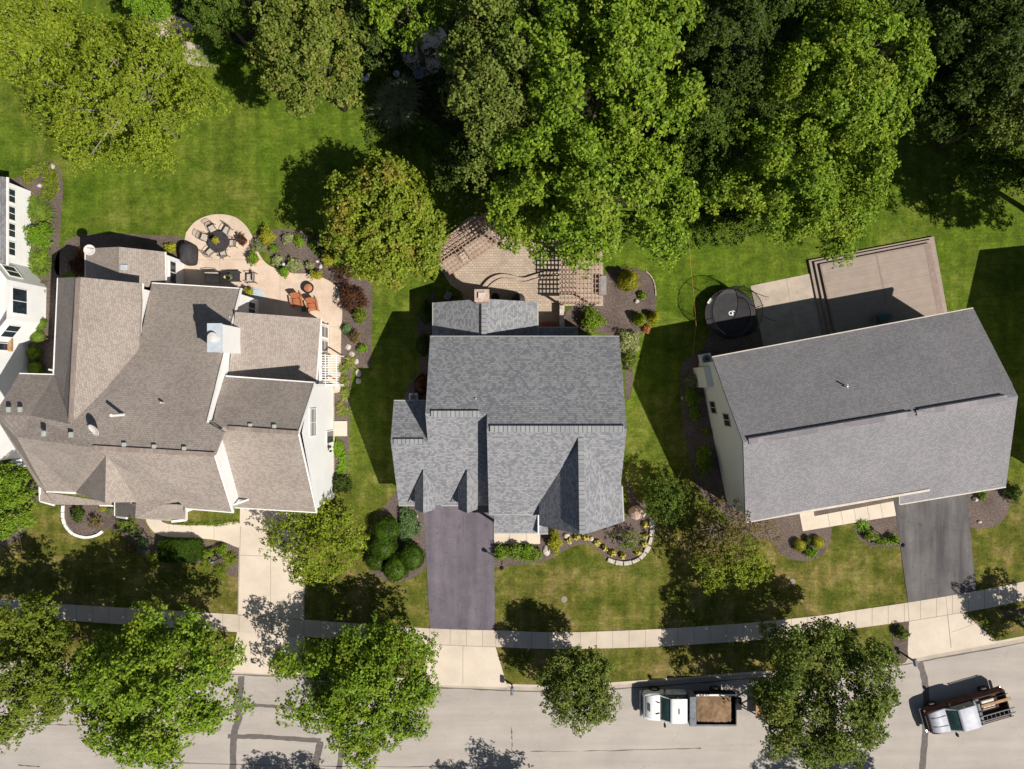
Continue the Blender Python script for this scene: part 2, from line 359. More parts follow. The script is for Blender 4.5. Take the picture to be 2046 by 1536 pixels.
def leafmat(name, a, c, d=None, amt=.5, patch=.45, trans=.3):
    """a..c leaf-to-leaf range; d colour of scattered patches of turning leaves"""
    m, n, l, b = nodes(name); b.inputs['Roughness'].default_value = .5; b.inputs['Specular IOR Level'].default_value = .16
    g = n.new('ShaderNodeNewGeometry'); tc = n.new('ShaderNodeTexCoord')
    x = ramp(n, l, g.outputs['Random Per Island'], [(0, a), (1, c)])
    if d is not None:
        f = noise(n, l, tc.outputs['Object'], patch, 4, .7)
        x = mix(n, l, ramp(n, l, f, [(.5, (0, 0, 0)), (.64, (amt,) * 3)]), x, d)
    f2 = noise(n, l, tc.outputs['Object'], .8, 3)
    x = mix(n, l, 1.0, x, ramp(n, l, f2, [(.32, (.72, .74, .7)), (.7, (1.2, 1.18, 1.1))]), 'MULTIPLY')
    l.new(x, b.inputs['Base Color'])
    t = n.new('ShaderNodeBsdfTranslucent'); l.new(x, t.inputs[0])
    ms = n.new('ShaderNodeMixShader'); ms.inputs[0].default_value = trans
    l.new(b.outputs[0], ms.inputs[1]); l.new(t.outputs[0], ms.inputs[2]); l.new(ms.outputs[0], n['Material Output'].inputs[0])
leafmat('leaf_mid', (.075, .16, .010), (.29, .41, .038), (.34, .38, .04), .5, .35); leafmat('leaf_deep', (.04, .10, .012), (.10, .19, .03))
leafmat('leaf_lime', (.125, .185, .010), (.31, .385, .035), (.35, .35, .05), .35); leafmat('leaf_olive', (.09, .145, .012), (.24, .30, .035), (.28, .28, .05), .4)
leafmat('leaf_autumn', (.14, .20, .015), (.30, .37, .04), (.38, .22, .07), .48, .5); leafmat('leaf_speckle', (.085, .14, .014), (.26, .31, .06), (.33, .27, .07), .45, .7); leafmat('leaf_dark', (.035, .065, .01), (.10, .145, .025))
leafmat('leaf_oak', (.075, .125, .016), (.24, .30, .06), (.28, .26, .07), .4); leafmat('leaf_brownish', (.10, .085, .03), (.26, .18, .08), (.34, .3, .07), .6)
leafmat('leaf_red', (.06, .03, .02), (.16, .07, .04)); leafmat('leaf_bright', (.12, .25, .012), (.23, .36, .03)); leafmat('leaf_gold', (.28, .30, .02), (.44, .42, .045))
leafmat('leaf_bluegreen', (.09, .17, .06), (.18, .28, .11)); leafmat('leaf_pale', (.26, .30, .11), (.46, .49, .24)); leafmat('leaf_box', (.026, .058, .003), (.062, .115, .008), trans=.10)
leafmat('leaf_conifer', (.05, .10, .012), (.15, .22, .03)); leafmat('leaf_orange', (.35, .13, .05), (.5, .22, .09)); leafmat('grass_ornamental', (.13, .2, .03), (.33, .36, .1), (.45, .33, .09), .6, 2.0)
leafmat('leaf_sage', (.16, .2, .09), (.3, .33, .17))
leafmat('leaf_cover', (.10, .18, .02), (.24, .32, .05)) 
# ------------------------------------------------------------------ ground, street, paths (the setting)
def sheet(name, pts, z, m, skirt=0.0):
    pts = list(pts); n = len(pts)
    a = sum(pts[i][0] * pts[(i + 1) % n][1] - pts[(i + 1) % n][0] * pts[i][1] for i in range(n))
    if a < 0: pts = pts[::-1]
    mb = MB()
    if skirt: mb.add([(p[0], p[1], z) for p in pts] + [(p[0], p[1], z - skirt) for p in pts], [list(range(n))] + [[i, n + i, n + (i + 1) % n, (i + 1) % n] for i in range(n)])
    else: mb.face([(p[0], p[1], z) for p in pts])
    o = mb.build(name, M[m], fix=False); o['kind'] = 'structure'; return o
G = lambda L, z=0.0: [XY(a, b, z) for a, b in L]
KN = [(-700, 1290), (-250, 1318), (0, 1331), (200, 1336), (440, 1345), (590, 1352), (730, 1362), (870, 1372), (960, 1376), (1060, 1380), (1160, 1379), (1260, 1373), (1370, 1365), (1480, 1356), (1620, 1346), (1784, 1330), (1900, 1309), (2046, 1283), (2300, 1232), (2800, 1110)]
kn = smooth_poly(G(KN), 5, False)
ROADW = 10.2
def offset(line, d):
    out = []
    for i, p in enumerate(line):
        a = line[max(i - 1, 0)]; b = line[min(i + 1, len(line) - 1)]
        t = Vector((b[0] - a[0], b[1] - a[1])).normalized(); out.append((p[0] - t.y * d, p[1] + t.x * d))
    return out
gb = sheet('ground', [(-900, -900), (900, -900), (900, 900), (-900, 900)], -.20, 'lawn')
inner = offset(kn, .52)
sheet('lawn', inner + [(500, inner[-1][1] + 200), (500, 500), (-500, 500), (-500, inner[0][1])], 0.0, 'lawn', .2)
ks = offset(kn, -ROADW)
sheet('street', kn + ks[::-1], -.13, 'street')
sheet('far_lawn', offset(ks, -.52) + [(ks[-1][0], -300), (ks[0][0], -300)], 0.0, 'lawn', .2)
def strip(name, A, B, z, m, th=0.0):
    mb = MB()
    for i in range(len(A) - 1):
        a, b, c, d = A[i], A[i + 1], B[i + 1], B[i]
        if th: mb.prism([a, b, c, d], z - th, z)
        else: mb.face([(a[0], a[1], z), (b[0], b[1], z), (c[0], c[1], z), (d[0], d[1], z)])
    o = mb.build(name, M[m]); o['kind'] = 'structure'; return o
strip('kerb_gutter', offset(kn, 0), offset(kn, .36), -.118, 'concrete_kerb', .06)
strip('kerb', offset(kn, .36), offset(kn, .54), .012, 'concrete_walk', .2)
strip('far_kerb', offset(ks, 0), offset(ks, -.54), .012, 'concrete_kerb', .2)
# tarred joint between gutter and roadway, patched trenches
rnd = random.Random(3)
jl = offset(kn, -.02); jr = [(p[0], p[1] - rnd.uniform(.05, .13)) for p in jl]
strip('tar_seam', jl, jr, -.124, 'tar')
def tar(pts, w, name='tar_patch', z=-.122):
    L = smooth_poly(G(pts, z), 9, False); r = random.Random(int(pts[0][0]))
    A = []; B = []
    for p, q in zip(offset(L, w / 2), offset(L, -w / 2)):
        A.append((p[0] + r.uniform(-.04, .04), p[1] + r.uniform(-.04, .04))); B.append((q[0] + r.uniform(-.04, .04), q[1] + r.uniform(-.04, .04)))
    strip(name, A, B, z, 'tar')
tar([(483, 1350), (479, 1385), (474, 1408), (478, 1432), (468, 1466), (465, 1545)], .52)
tar([(481, 1408), (530, 1409), (600, 1416)], .25, z=-.1215); tar([(455, 1470), (540, 1472), (640, 1479)], .36, z=-.1210)
tar([(1838, 1322), (1848, 1360), (1851, 1410), (1848, 1470), (1842, 1545)], .5)
tar([(640, 1480), (628, 1545)], .55, z=-.1205); tar([(684, 1490), (676, 1545)], .45, z=-.1220);
tar([(60, 1446), (130, 1447), (260, 1448)], .06, 'street_crack', -.1195); tar([(1022, 1452), (1023, 1480), (1023, 1500)], .05, 'street_crack')
tar([(1060, 1500), (1200, 1499), (1400, 1494)], .04, 'street_crack'); tar([(36, 1528), (80, 1531)], .08, 'street_crack'); tar([(250, 1520), (640, 1530), (900, 1530)], .04, 'street_crack')
# sidewalk
ST = [(-300, 1172), (0, 1195), (130, 1206), (470, 1226), (610, 1237), (860, 1254), (990, 1258), (1100, 1262), (1200, 1260), (1320, 1255), (1400, 1250), (1500, 1243), (1640, 1228), (1700, 1219), (1810, 1203), (1930, 1183), (2046, 1160), (2400, 1080)]
SB = [(-300, 1208), (0, 1230), (130, 1238), (470, 1261), (610, 1271), (860, 1286), (990, 1291), (1100, 1295), (1200, 1294), (1320, 1290), (1400, 1285), (1500, 1278), (1640, 1263), (1700, 1255), (1810, 1240), (1930, 1221), (2046, 1198), (2400, 1118)]
sa = smooth_poly(G(ST), 8, False); sb = smooth_poly(G(SB), 8, False)
strip('sidewalk', sa, sb, .045, 'concrete_walk', .1)
mj = MB()
def joint_line(a, b, z, w=.035):
    a = Vector(a); b = Vector(b); t = (b - a).normalized(); nn = Vector((-t.y, t.x)) * w / 2
    mj.face([(*(a + nn), z), (*(a - nn), z), (*(b - nn), z), (*(b + nn), z)])
def arcpts(A, B, step):
    d = 0; out = []
    for i in range(len(A) - 1):
        seg = (Vector(A[i + 1]) - Vector(A[i])).length; nxt = step - d
        while nxt < seg:
            t = nxt / seg; out.append((Vector(A[i]).lerp(Vector(A[i + 1]), t), Vector(B[i]).lerp(Vector(B[i + 1]), t))); nxt += step
        d = seg - (nxt - step)
    return out
for a, b in arcpts(sa, sb, 1.3): joint_line(a, b, .0472)
# driveways
sheet('driveway_concrete', G([(480, 1010), (609, 1010), (609, 1238), (475, 1228)]), .034, 'concrete_drive')
sheet('apron_concrete', G([(474, 1261), (609, 1272), (622, 1350), (460, 1341)]), .034, 'concrete_drive', .16)
joint_line(XY(541, 1010), XY(541, 1240), .038, .03); joint_line(XY(541, 1270), XY(540, 1344), .038, .03); joint_line(XY(480, 1108), XY(609, 1112), .038, .03)
joint_line(XY(481, 1050), XY(476, 1228), .0382, .04); joint_line(XY(608, 1040), XY(608, 1236), .0384, .07); joint_line(XY(476, 1227), XY(609, 1237), .0475, .05)
sheet('driveway_asphalt', G([(846, 1006), (986, 1006), (989, 1258), (924, 1257), (859, 1254)]), .034, 'asphalt_purple')
sheet('apron_concrete', G([(859, 1285), (990, 1291), (1014, 1372), (840, 1366)]), .034, 'concrete_drive', .16)
joint_line(XY(925, 1286), XY(925, 1366), .038, .03); joint_line(XY(858, 1286), XY(990, 1291), .0475, .04); joint_line(XY(859, 1254), XY(858, 1286), .0478, .04); joint_line(XY(990, 1258), XY(991, 1291), .0478, .04)
sheet('driveway_asphalt', G([(1786, 998), (1850, 985), (1930, 978), (1950, 1180), (1814, 1203)]), .034, 'asphalt_dark')
sheet('apron_concrete', G([(1816, 1239), (1924, 1222), (1990, 1281), (1990, 1284), (1815, 1315), (1813, 1300)]), .034, 'concrete_drive', .16)
joint_line(XY(1889, 1190), XY(1900, 1293), .0480, .03); joint_line(XY(1814, 1240), XY(1924, 1222), .0475, .04); joint_line(XY(1813, 1203), XY(1816, 1240), .0478, .04); joint_line(XY(1900, 1262), XY(1960, 1240), .038, .02); joint_line(XY(1950, 1243), XY(1989, 1280), .0385, .05)
# seams on the dark drives
def seam(pts, w=.05, z=.037, m='tar'):
    L = smooth_poly(G(pts, z), 6, False); strip('drive_seam', offset(L, w / 2), offset(L, -w / 2), z, m)
seam([(929, 1012), (930, 1070), (926, 1088), (929, 1130), (932, 1165), (930, 1200), (938, 1230), (934, 1256)], .05)
seam([(884, 1110), (884, 1075), (926, 1073)], .04); seam([(884, 1112), (929, 1114)], .04, .0372)
seam([(925, 1010), (926, 1072)], .12, .0374, 'asphalt_dark')
# walks
sheet('path', smooth_poly(G([(292, 1035), (318, 1034), (326, 1042), (350, 1047), (420, 1048), (482, 1043), (482, 1091), (450, 1082), (420, 1076), (370, 1073), (330, 1070), (306, 1060)]), 4), .03, 'concrete_drive')
sheet('path', G([(1597, 1024), (1625, 1019), (1627, 1030), (1785, 1000), (1790, 1029), (1604, 1060)]), .03, 'concrete_drive')
for k in range(1, 6):
    t = k / 6.0; a = Vector(XY(1627, 1030)).lerp(Vector(XY(1785, 1000)), t); b = Vector(XY(1632, 1056)).lerp(Vector(XY(1790, 1029)), t); joint_line(a, b, .034, .03)
for x in (338, 382, 428): joint_line(XY(x, 1045), XY(x, 1076), .034, .025)
sheet('porch_slab', G([(987, 1040), (1079, 1040), (1079, 1085), (987, 1085)]), .10, 'concrete_drive', .1)
joint_line(XY(1052, 1050), XY(1052, 1085), .1035, .03); joint_line(XY(1018, 1050), XY(1018, 1085), .1035, .03)
sheet('stoop', G([(664, 840), (694, 840), (694, 870), (664, 870)]), .12, 'concrete_drive', .12)
# patio behind the taupe house
pat = smooth_poly(G([(372, 466), (388, 446), (412, 433), (440, 429), (468, 434), (490, 450), (503, 470), (514, 498), (523, 516), (538, 531), (563, 541), (590, 547), (620, 548), (648, 557), (670, 571), (680, 590), (684, 625), (682, 660), (681, 720), (680, 782)]), 5, False) + G([(640, 790), (480, 700), (366, 620), (366, 500)])
sheet('patio', pat, .05, 'patio_buff', .05)
joint_line(XY(440, 430), XY(440, 600), .054, .02); joint_line(XY(368, 520), XY(530, 520), .054, .02); joint_line(XY(560, 541), XY(560, 640), .054, .02); joint_line(XY(640, 654), XY(683, 654), .054, .02)
# paver patio behind the blue-grey house
sheet('paver_patio', smooth_poly(G([(884, 543), (872, 520), (890, 480), (950, 430), (1000, 470), (1100, 480), (1150, 490)]), 4, False) + G([(1205, 500), (1205, 612), (1128, 612), (1128, 662), (1060, 662), (1060, 620), (932, 620), (922, 584), (900, 570)]), .05, 'pavers', .05)
upper = smooth_poly(G([(958, 600), (962, 580), (978, 559), (1000, 550), (1022, 552), (1046, 557), (1068, 551), (1090, 545), (1118, 541)], .3), 5, False)
sheet('raised_patio', upper + G([(1118, 605), (1072, 605), (1072, 612), (958, 612)], .3), .30, 'pavers', .25)
# rear patio beside the deck
sheet('rear_patio', G([(1499, 572), (1640, 543), (1670, 690), (1530, 720), (1520, 665)]), .05, 'patio_rear', .05)
joint_line(XY(1571, 557), XY(1592, 700), .054, .03); joint_line(XY(1515, 643), XY(1640, 622), .054, .03)
mj.build('paving_joints', M['joint'], fix=False)['kind'] = 'structure'
# mulch beds
def bed(pts, z=.016, m='mulch'): return sheet('mulch_bed', smooth_poly(G(pts), 4), z, m)
bed([(508, 478), (545, 459), (605, 462), (640, 480), (655, 520), (700, 555), (741, 568), (743, 640), (742, 700), (738, 735), (705, 740), (700, 835), (697, 895), (690, 960), (650, 985), (640, 900), (660, 600), (600, 560)])
bed([(45, 352), (62, 335), (90, 322), (110, 328), (122, 345), (126, 380), (122, 440), (119, 520), (118, 600), (112, 760), (40, 760), (40, 560), (50, 420), (10, 380), (12, 362)])
bed([(140, 478), (200, 468), (290, 470), (372, 478), (372, 520), (160, 540), (118, 552), (110, 520)])
bed([(100, 1000), (128, 1010), (130, 1045), (146, 1064), (174, 1072), (196, 1067), (216, 1055), (250, 1072), (275, 1100), (318, 1124), (410, 1125), (440, 1140), (478, 1150), (479, 1094), (440, 1083), (400, 1078), (330, 1073), (300, 1062), (288, 1040), (260, 1030), (200, 1000)])
bed([(-20, 930), (50, 945), (78, 990), (60, 1020), (45, 1070), (20, 1085), (-30, 1090)])
bed([(800, 975), (765, 1016), (738, 1055), (729, 1090), (738, 1135), (765, 1157), (797, 1162), (830, 1150), (850, 1126), (850, 1060), (846, 1010), (840, 985)])
bed([(984, 1080), (986, 1130), (1030, 1128), (1082, 1122), (1110, 1110), (1135, 1094), (1165, 1086), (1190, 1092), (1212, 1116), (1244, 1126), (1278, 1118), (1300, 1092), (1306, 1055), (1295, 1015), (1270, 990), (1250, 960), (1245, 1040), (1080, 1050), (1030, 1075)])
bed([(1210, 545), (1260, 535), (1295, 550), (1310, 590), (1308, 625), (1290, 650), (1270, 700), (1262, 780), (1250, 790), (1235, 680), (1130, 660), (1140, 615), (1195, 610)])
bed([(860, 592), (835, 640), (838, 740), (815, 770), (812, 800), (870, 800), (870, 600)])
bed([(1400, 700), (1368, 722), (1360, 745), (1362, 830), (1375, 900), (1395, 975), (1440, 1020), (1500, 1070), (1540, 1080), (1560, 1105), (1588, 1118), (1626, 1117), (1650, 1099), (1660, 1071), (1655, 1045), (1600, 1005), (1500, 1000), (1440, 900), (1420, 720)])
bed([(1625, 1020), (1785, 995), (1785, 1001), (1628, 1031)], .018)
bed([(1709, 1046), (1714, 1072), (1731, 1088), (1757, 1094), (1797, 1089), (1804, 1070), (1790, 1029), (1750, 1036)])
bed([(1925, 985), (1935, 1033), (1942, 1054), (1992, 1048), (2013, 1022), (2018, 985), (1980, 960)])
bed([(1785, 1246), (1814, 1242), (1814, 1314), (1790, 1318)]); bed([(2000, 1222), (2046, 1214), (2090, 1220), (2060, 1240), (2040, 1245)])
bed([(1440, 640), (1530, 655), (1535, 720), (1430, 735), (1405, 700)], .017)
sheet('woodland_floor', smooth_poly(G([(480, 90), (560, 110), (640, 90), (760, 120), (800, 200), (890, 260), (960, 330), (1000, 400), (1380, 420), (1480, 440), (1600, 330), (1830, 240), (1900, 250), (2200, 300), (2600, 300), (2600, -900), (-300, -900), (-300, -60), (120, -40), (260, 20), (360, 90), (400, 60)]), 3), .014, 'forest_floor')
sheet('bare_earth', smooth_poly(G([(365, 85), (400, 95), (425, 130), (395, 132), (372, 124)]), 4), .022, 'concrete_kerb')
sheet('bare_earth', smooth_poly(G([(290, 35), (330, 30), (370, 40), (385, 60), (340, 78), (280, 60)]), 4), .022, 'patio_buff')
sheet('bare_earth', smooth_poly(G([(800, 110), (830, 60), (880, 55), (895, 90), (880, 140), (840, 150)]), 4), .022, 'patio_buff')

# ------------------------------------------------------------------ houses
def inset(poly, d, ang=0):
    c = math.cos(-ang); s = math.sin(-ang)
    L = [(x * c - y * s, x * s + y * c) for x, y in poly]
    cx = sum(p[0] for p in L) / len(L); cy = sum(p[1] for p in L) / len(L)
    L = [(x + math.copysign(d, cx - x), y + math.copysign(d, cy - y)) for x, y in L]
    c = math.cos(ang); s = math.sin(ang)
    return [(x * c - y * s, x * s + y * c) for x, y in L]
def wall_ring(mb, pts):
    """closed ring of (x, y, ztop); quads down to the ground"""
    n = len(pts)
    for i in range(n):
        a, b = pts[i], pts[(i + 1) % n]
        mb.face([(a[0], a[1], -.05), (b[0], b[1], -.05), (b[0], b[1], b[2]), (a[0], a[1], a[2])])
def gable_ring(A, B, Cc, D, z, zr, zlow=None):
    """A-B and C-D are the eaves; peaks halfway on B-C and D-A"""
    z2 = zlow if zlow is not None else z
    mid = lambda p, q: ((p[0] + q[0]) / 2, (p[1] + q[1]) / 2, zr)
    return [(*A, z), (*B, z), mid(B, Cc), (*Cc, z2), (*D, z2), mid(D, A)]
def window(parent, c, w, h, ang, name='window', mull=1, frame='trim_white', cross=0, shutter=False):
    """c centre on the wall, ang = direction the wall faces"""
    nx, ny = math.cos(ang), math.sin(ang); tx, ty = -ny, nx; c = Vector(c)
    fr = MB(); t = .07
    def bar(u0, v0, su, sv, out=.03, th=.06):
        fr.box(c + Vector((tx * u0 + nx * out, ty * u0 + ny * out, v0)), (th, su, sv), ang)
    bar(-w / 2, 0, t, h + t); bar(w / 2, 0, t, h + t); bar(0, h / 2, w - t, t); bar(0, -h / 2, w - t, t)
    for k in range(mull):
        bar(-w / 2 + w * (k + 1) / (mull + 1), 0, .05, h - t, .028, .05)
    for k in range(cross):
        bar(0, -h / 2 + h * (k + 1) / (cross + 1), w - t, .04, .025, .04)
    o = fr.build(name, M[frame], parent)
    MB().box(c + Vector((nx * .012, ny * .012, 0)), (.03, w - t * .8, h - t * .8), ang).build('pane', M['glass_dark'], o)
    return o
def gutter(mb, a, b, w=.13): mb.beam(Vector(a) - Vector((0, 0, .07)), Vector(b) - Vector((0, 0, .07)), w, .12)
def lines(mb, segs, w=.05, h=.04):
    for a, b in segs: mb.beam(a, b, w, h)

# ---- middle house
H = thing('blue_grey_house', 'middle house with patchwork blue grey shingle roof and steep front gable', 'house', (0, 0, 0))
ex, wx, lx = 7.8, -5.95, -8.57
NE = 3.45
R = MB()
R.slab([(wx, NE, 5.0), (ex, NE, 5.0), (ex, -2.96, 8.26), (-1.71, -2.96, 8.26), (-1.71, -1.96, 7.75), (wx, -1.96, 7.75)])
R.slab([(-1.71, -2.96, 8.26), (ex, -2.96, 8.26), (ex, -9.56, 4.15), (-1.71, -9.56, 4.15)])
R.slab([(wx, -1.96, 7.75), (-1.71, -1.96, 7.75), (-1.71, -9.1, 2.9), (wx, -9.1, 2.9)])
R.slab([(lx, -1.16, 5.1), (wx, -1.16, 5.1), (wx, -3.96, 6.4), (lx, -3.96, 6.4)])
R.slab([(lx, -3.96, 6.4), (wx, -3.96, 6.4), (wx, -9.1, 2.9), (lx, -9.1, 2.9)])
# steep front gable
gx, gz, gy = 4.72, 7.80, -10.3
R.slab([(gx, -3.6, gz), (gx + .1, gy, gz), (1.98, gy + .05, 4.75), (1.98, -7.9, 4.75)])
R.slab([(gx, -3.6, gz), (gx + .1, gy, gz), (8.15, gy + .25, 4.55), (8.0, -7.4, 4.75), (7.8, -6.4, 5.1)])
# two small dormer gables over the garage
def dorm(cx, zr, y0, w=1.0, drop=1.1):
    zb = zr - drop
    y1 = -9.2
    R.slab([(cx, y0, zr), (cx, y1 - .1, zr), (cx - w, y1, zb), (cx - w, y0 - 1.35, zb)], .12)
    R.slab([(cx, y0, zr), (cx, y1 - .1, zr), (cx + w, y1, zb), (cx + w, y0 - 1.35, zb)], .12)
for dx, dw in ((-6.44, .76), (-3.27, .72)): dorm(dx, 5.05, -6.2, dw, .98)
# rear wing and porches
R.slab([(-5.95, 6.15, 3.0), (-2.05, 6.25, 4.6), (-2.05, 3.0, 4.6), (-5.95, 3.0, 3.0)])
R.slab([(-2.05, 6.25, 4.6), (1.9, 6.2, 3.0), (1.9, 3.0, 3.0), (-2.05, 3.0, 4.6)])
R.slab([(1.9, 4.25, 2.9), (5.0, 4.25, 2.9), (5.0, 3.0, 3.1), (1.9, 3.0, 3.1)], .15)
R.slab([(-1.35, -9.3, 3.3), (1.95, -9.3, 3.3), (1.95, -11.25, 2.6), (-1.35, -11.25, 2.6)], .16)
R.slab([(2.0, -10.1, 2.75), (2.75, -10.1, 2.75), (2.75, -11.3, 2.6), (2.0, -11.3, 2.6)], .14)
rf = R.build('roof', M['roof_blue_grey'], H)
K = MB()
for a, b in (((-1.5, -2.98), (7.6, -2.98)),): K.box(((a[0] + b[0]) / 2, a[1], 8.29), (b[0] - a[0], .42, .07))
K.box((-3.9, -1.98, 7.79), (3.3, .42, .07)); K.box((-7.3, -3.98, 6.44), (2.1, .34, .07))
K2 = MB(); K2.box((4.77, -6.9, 7.87), (.40, 6.6, .07), math.radians(0.8)); K2.box((-2.05, 4.7, 4.64), (.36, 3.0, .07)); build_each(K2, 'ridge_cap', M['ridge_cap_ns'], rf)
build_each(K, 'ridge_cap', M['ridge_cap'], rf)
D = MB(); D.box((3.05, -2.74, 8.23), (9.1, .05, .07)); D.box((-3.9, -1.74, 7.72), (3.3, .05, .07)); D.box((4.56, -6.9, 7.83), (.05, 6.5, .09), math.radians(.8)); D.box((-2.26, 4.6, 4.6), (.05, 2.8, .09)); D.box((-7.3, -3.79, 6.38), (2.1, .05, .07))
build_each(D, 'ridge_shade', M['cover_dark'], rf)  # dark strips stand in for the shadow line beside each ridge
g = MB()
for a, b in (((wx, NE, 5.0), (ex, NE, 5.0)), ((-1.71, -9.56, 4.15), (1.98, -9.56, 4.15)), ((wx + .6, -9.12, 2.9), (-3.5, -9.12, 2.9)), ((lx, -9.12, 2.9), (-7.35, -9.12, 2.9)), ((lx, -1.14, 5.1), (wx, -1.14, 5.1)), ((-5.97, 6.15, 3.0), (-5.97, NE, 3.0)), ((1.95, 6.2, 3.0), (1.95, NE, 3.0)), ((1.9, 4.28, 2.9), (5.0, 4.28, 2.9)), ((-1.35, -11.27, 2.6), (1.95, -11.27, 2.6)), ((2.0, -11.32, 2.6), (2.75, -11.32, 2.6)), ((8.05, -7.4, 4.72), (8.2, -10.0, 4.52))): gutter(g, a, b, .11)
build_each(g, 'gutter', M['vent_grey'], H)
Wl = MB()
i = .3
wall_ring(Wl, [(-1.4, NE - i, 4.9), (ex - i, NE - i, 4.9), (ex - i, -2.96, 8.0), (ex - i, -9.2, 4.1), (-1.4, -9.2, 4.2), (-1.4, -2.96, 8.0)])
wall_ring(Wl, [(wx + i, NE - i, 4.9), (-1.4, NE - i, 4.9), (-1.4, -1.96, 7.5), (-1.4, -8.7, 2.9), (wx + i, -8.7, 2.9), (wx + i, -1.96, 7.5)])
wall_ring(Wl, [(lx + i, -1.5, 5.0), (wx + i, -1.5, 5.0), (wx + i, -3.96, 6.2), (wx + i, -8.7, 2.9), (lx + i, -8.7, 2.9), (lx + i, -3.96, 6.2)])
wall_ring(Wl, [(2.3, -6, 4.7), (2.3, -9.95, 4.7), (4.8, -9.95, 7.5), (7.7, -9.95, 4.6), (7.7, -6, 4.6)])
wall_ring(Wl, [(-5.65, 3.2, 3.0), (-5.65, 5.9, 3.0), (-2.05, 5.9, 4.4), (1.6, 5.9, 3.0), (1.6, 3.2, 3.0)])
for dx, dw in ((-6.44, .76), (-3.27, .72)): wall_ring(Wl, [(dx - dw + .12, -7.6, 4.0), (dx - dw + .12, -9.0, 4.0), (dx, -9.0, 4.9), (dx + dw - .12, -9.0, 4.0), (dx + dw - .12, -7.6, 4.0)])
Wl.build('wall', M['siding_cream'], H)
cp = MB(); cp.box((1.85, -10.35, 1.3), (.16, .16, 2.5)); cp.box((-1.2, -11.0, 1.25), (.16, .16, 2.4)); cp.box((1.99, -10.3, 2.95), (.10, 1.9, .5)); build_each(cp, 'porch_post', M['trim_white'], H)
ch = MB().box((-2.15, 6.3, 2.95), (.95, .8, 5.9)).build('chimney', M['tan_brick'], H)
MB().box((-2.15, 6.3, 5.94), (1.05, .9, .1)).build('chimney_cap', M['stone_pink'], ch)
MB().box((-2.15, 6.3, 6.05), (.5, .4, .2)).build('flue', M['trim_tan'], ch)
for y in (-6.6,): pass
for x in (-6.9, -3.75): window(H, (x, -8.71, 1.15), 2.4, 2.1, -PI / 2, 'garage_door', 0, 'trim_white', 3)
window(H, (.1, -9.21, 1.15), .95, 2.1, -PI / 2, 'door', 0, 'trim_tan'); window(H, (5.0, -9.96, 1.6), 2.0, 1.5, -PI / 2); window(H, (5.0, -9.96, 4.6), 1.6, 1.3, -PI / 2)
window(H, (7.51, 0, 3.9), 1.0, 1.2, 0); window(H, (7.51, -5.5, 1.6), 1.0, 1.3, 0); window(H, (-5.66, 1, 3.9), 1.0, 1.2, PI); window(H, (0, 5.91, 1.5), 1.6, 1.2, PI / 2); window(H, (4.5, 3.16, 1.5), 1.8, 1.8, PI / 2)
pp = MB().tube([P(951, 795, 6.9), P(951, 795, 6.9) + Vector((0, 0, .45))], .05).build('vent_pipe', M['trim_tan'], H)
# small shed-like low wall and bin near the kitchen side
# ---- left house
L = thing('taupe_roof_house', 'large white sided house under rambling taupe roof with white chimney', 'house', (0, 0, 0))
R = MB()
BP = (P(303, 567, 4.2), P(482, 578, 4.2), P(430, 907, 10.0)); bp = lambda x, y: on_plane(x, y, *BP)
AP = (P(156, 554, 8.5), P(284, 567, 6.1), P(277, 700, 6.1)); ap = lambda x, y: on_plane(x, y, *AP)
# north wing gable
R.slab([P(116, 556, 6.1), P(156, 554, 8.5), bp(141, 846), P(126, 800, 7.6), P(108, 750, 6.1)])
R.slab([P(156, 554, 8.5), P(284, 567, 6.1), bp(277, 700), bp(212, 775), bp(141, 846)])
# big north plane of the main block
R.slab([bp(303, 567), bp(482, 578), bp(415, 843), bp(448, 862), bp(430, 907), bp(183, 893), bp(183, 881), P(33, 872, 8.8), P(60, 829, 8.3), bp(141, 846), bp(212, 775), bp(277, 700), bp(288, 640)])
# west block
R.slab([P(38, 748, 6.2), P(108, 750, 6.15), bp(141, 846), P(60, 829, 8.3), P(-12, 827, 8.1)])
R.slab([P(-12, 827, 8.1), P(60, 829, 8.3), P(33, 872, 8.8), P(120, 878, 8.9), P(172, 988, 5.0), P(92, 980, 4.6), P(78, 972, 4.6)])
# south planes
R.slab([P(33, 872, 8.8), bp(183, 881), bp(183, 893), P(213, 913, 9.4), P(150, 982, 5.6), P(92, 980, 5.4)])
R.slab([bp(183, 893), P(430, 907, 10.0), P(466, 1022, 7.4), P(371, 1014, 7.2), P(350, 995, 7.6), P(275, 1000, 7.3), P(213, 913, 9.4)])
# front cross gable, west slope in half shade
R.slab([P(212, 908, 9.6), P(210, 1003, 8.8), P(148, 982, 5.3)], .15)
R.slab([P(212, 908, 9.6), P(210, 1003, 8.8), P(276, 1002, 7.2), P(276, 985, 7.5)], .15)
# lower entry gable
R.slab([P(272, 998, 7.0), P(270, 1034, 7.0), P(230, 1030, 4.6), P(230, 1000, 4.6)], .15)
R.slab([P(272, 996, 7.02), P(270, 1034, 7.0), P(342, 1040, 5.4), P(342, 1036, 5.45), P(371, 1037, 5.3), P(372, 1012, 6.4), P(350, 995, 7.2)], .15)
# porch roof
R.slab([P(79, 970, 3.4), P(92, 982, 3.6), P(207, 1000, 3.6), P(229, 1003, 3.4), P(229, 1008, 3.3), P(198, 1007, 3.2), P(110, 1007, 3.1), P(80, 1000, 3.1)], .15)
# garage wing
R.slab([P(444, 753, 6.3), P(629, 766, 6.3), P(597, 864, 8.6), P(424, 850, 8.6)])
R.slab([P(424, 850, 8.6), P(597, 864, 8.6), P(633, 1022, 5.2), P(460, 1012, 5.2)])
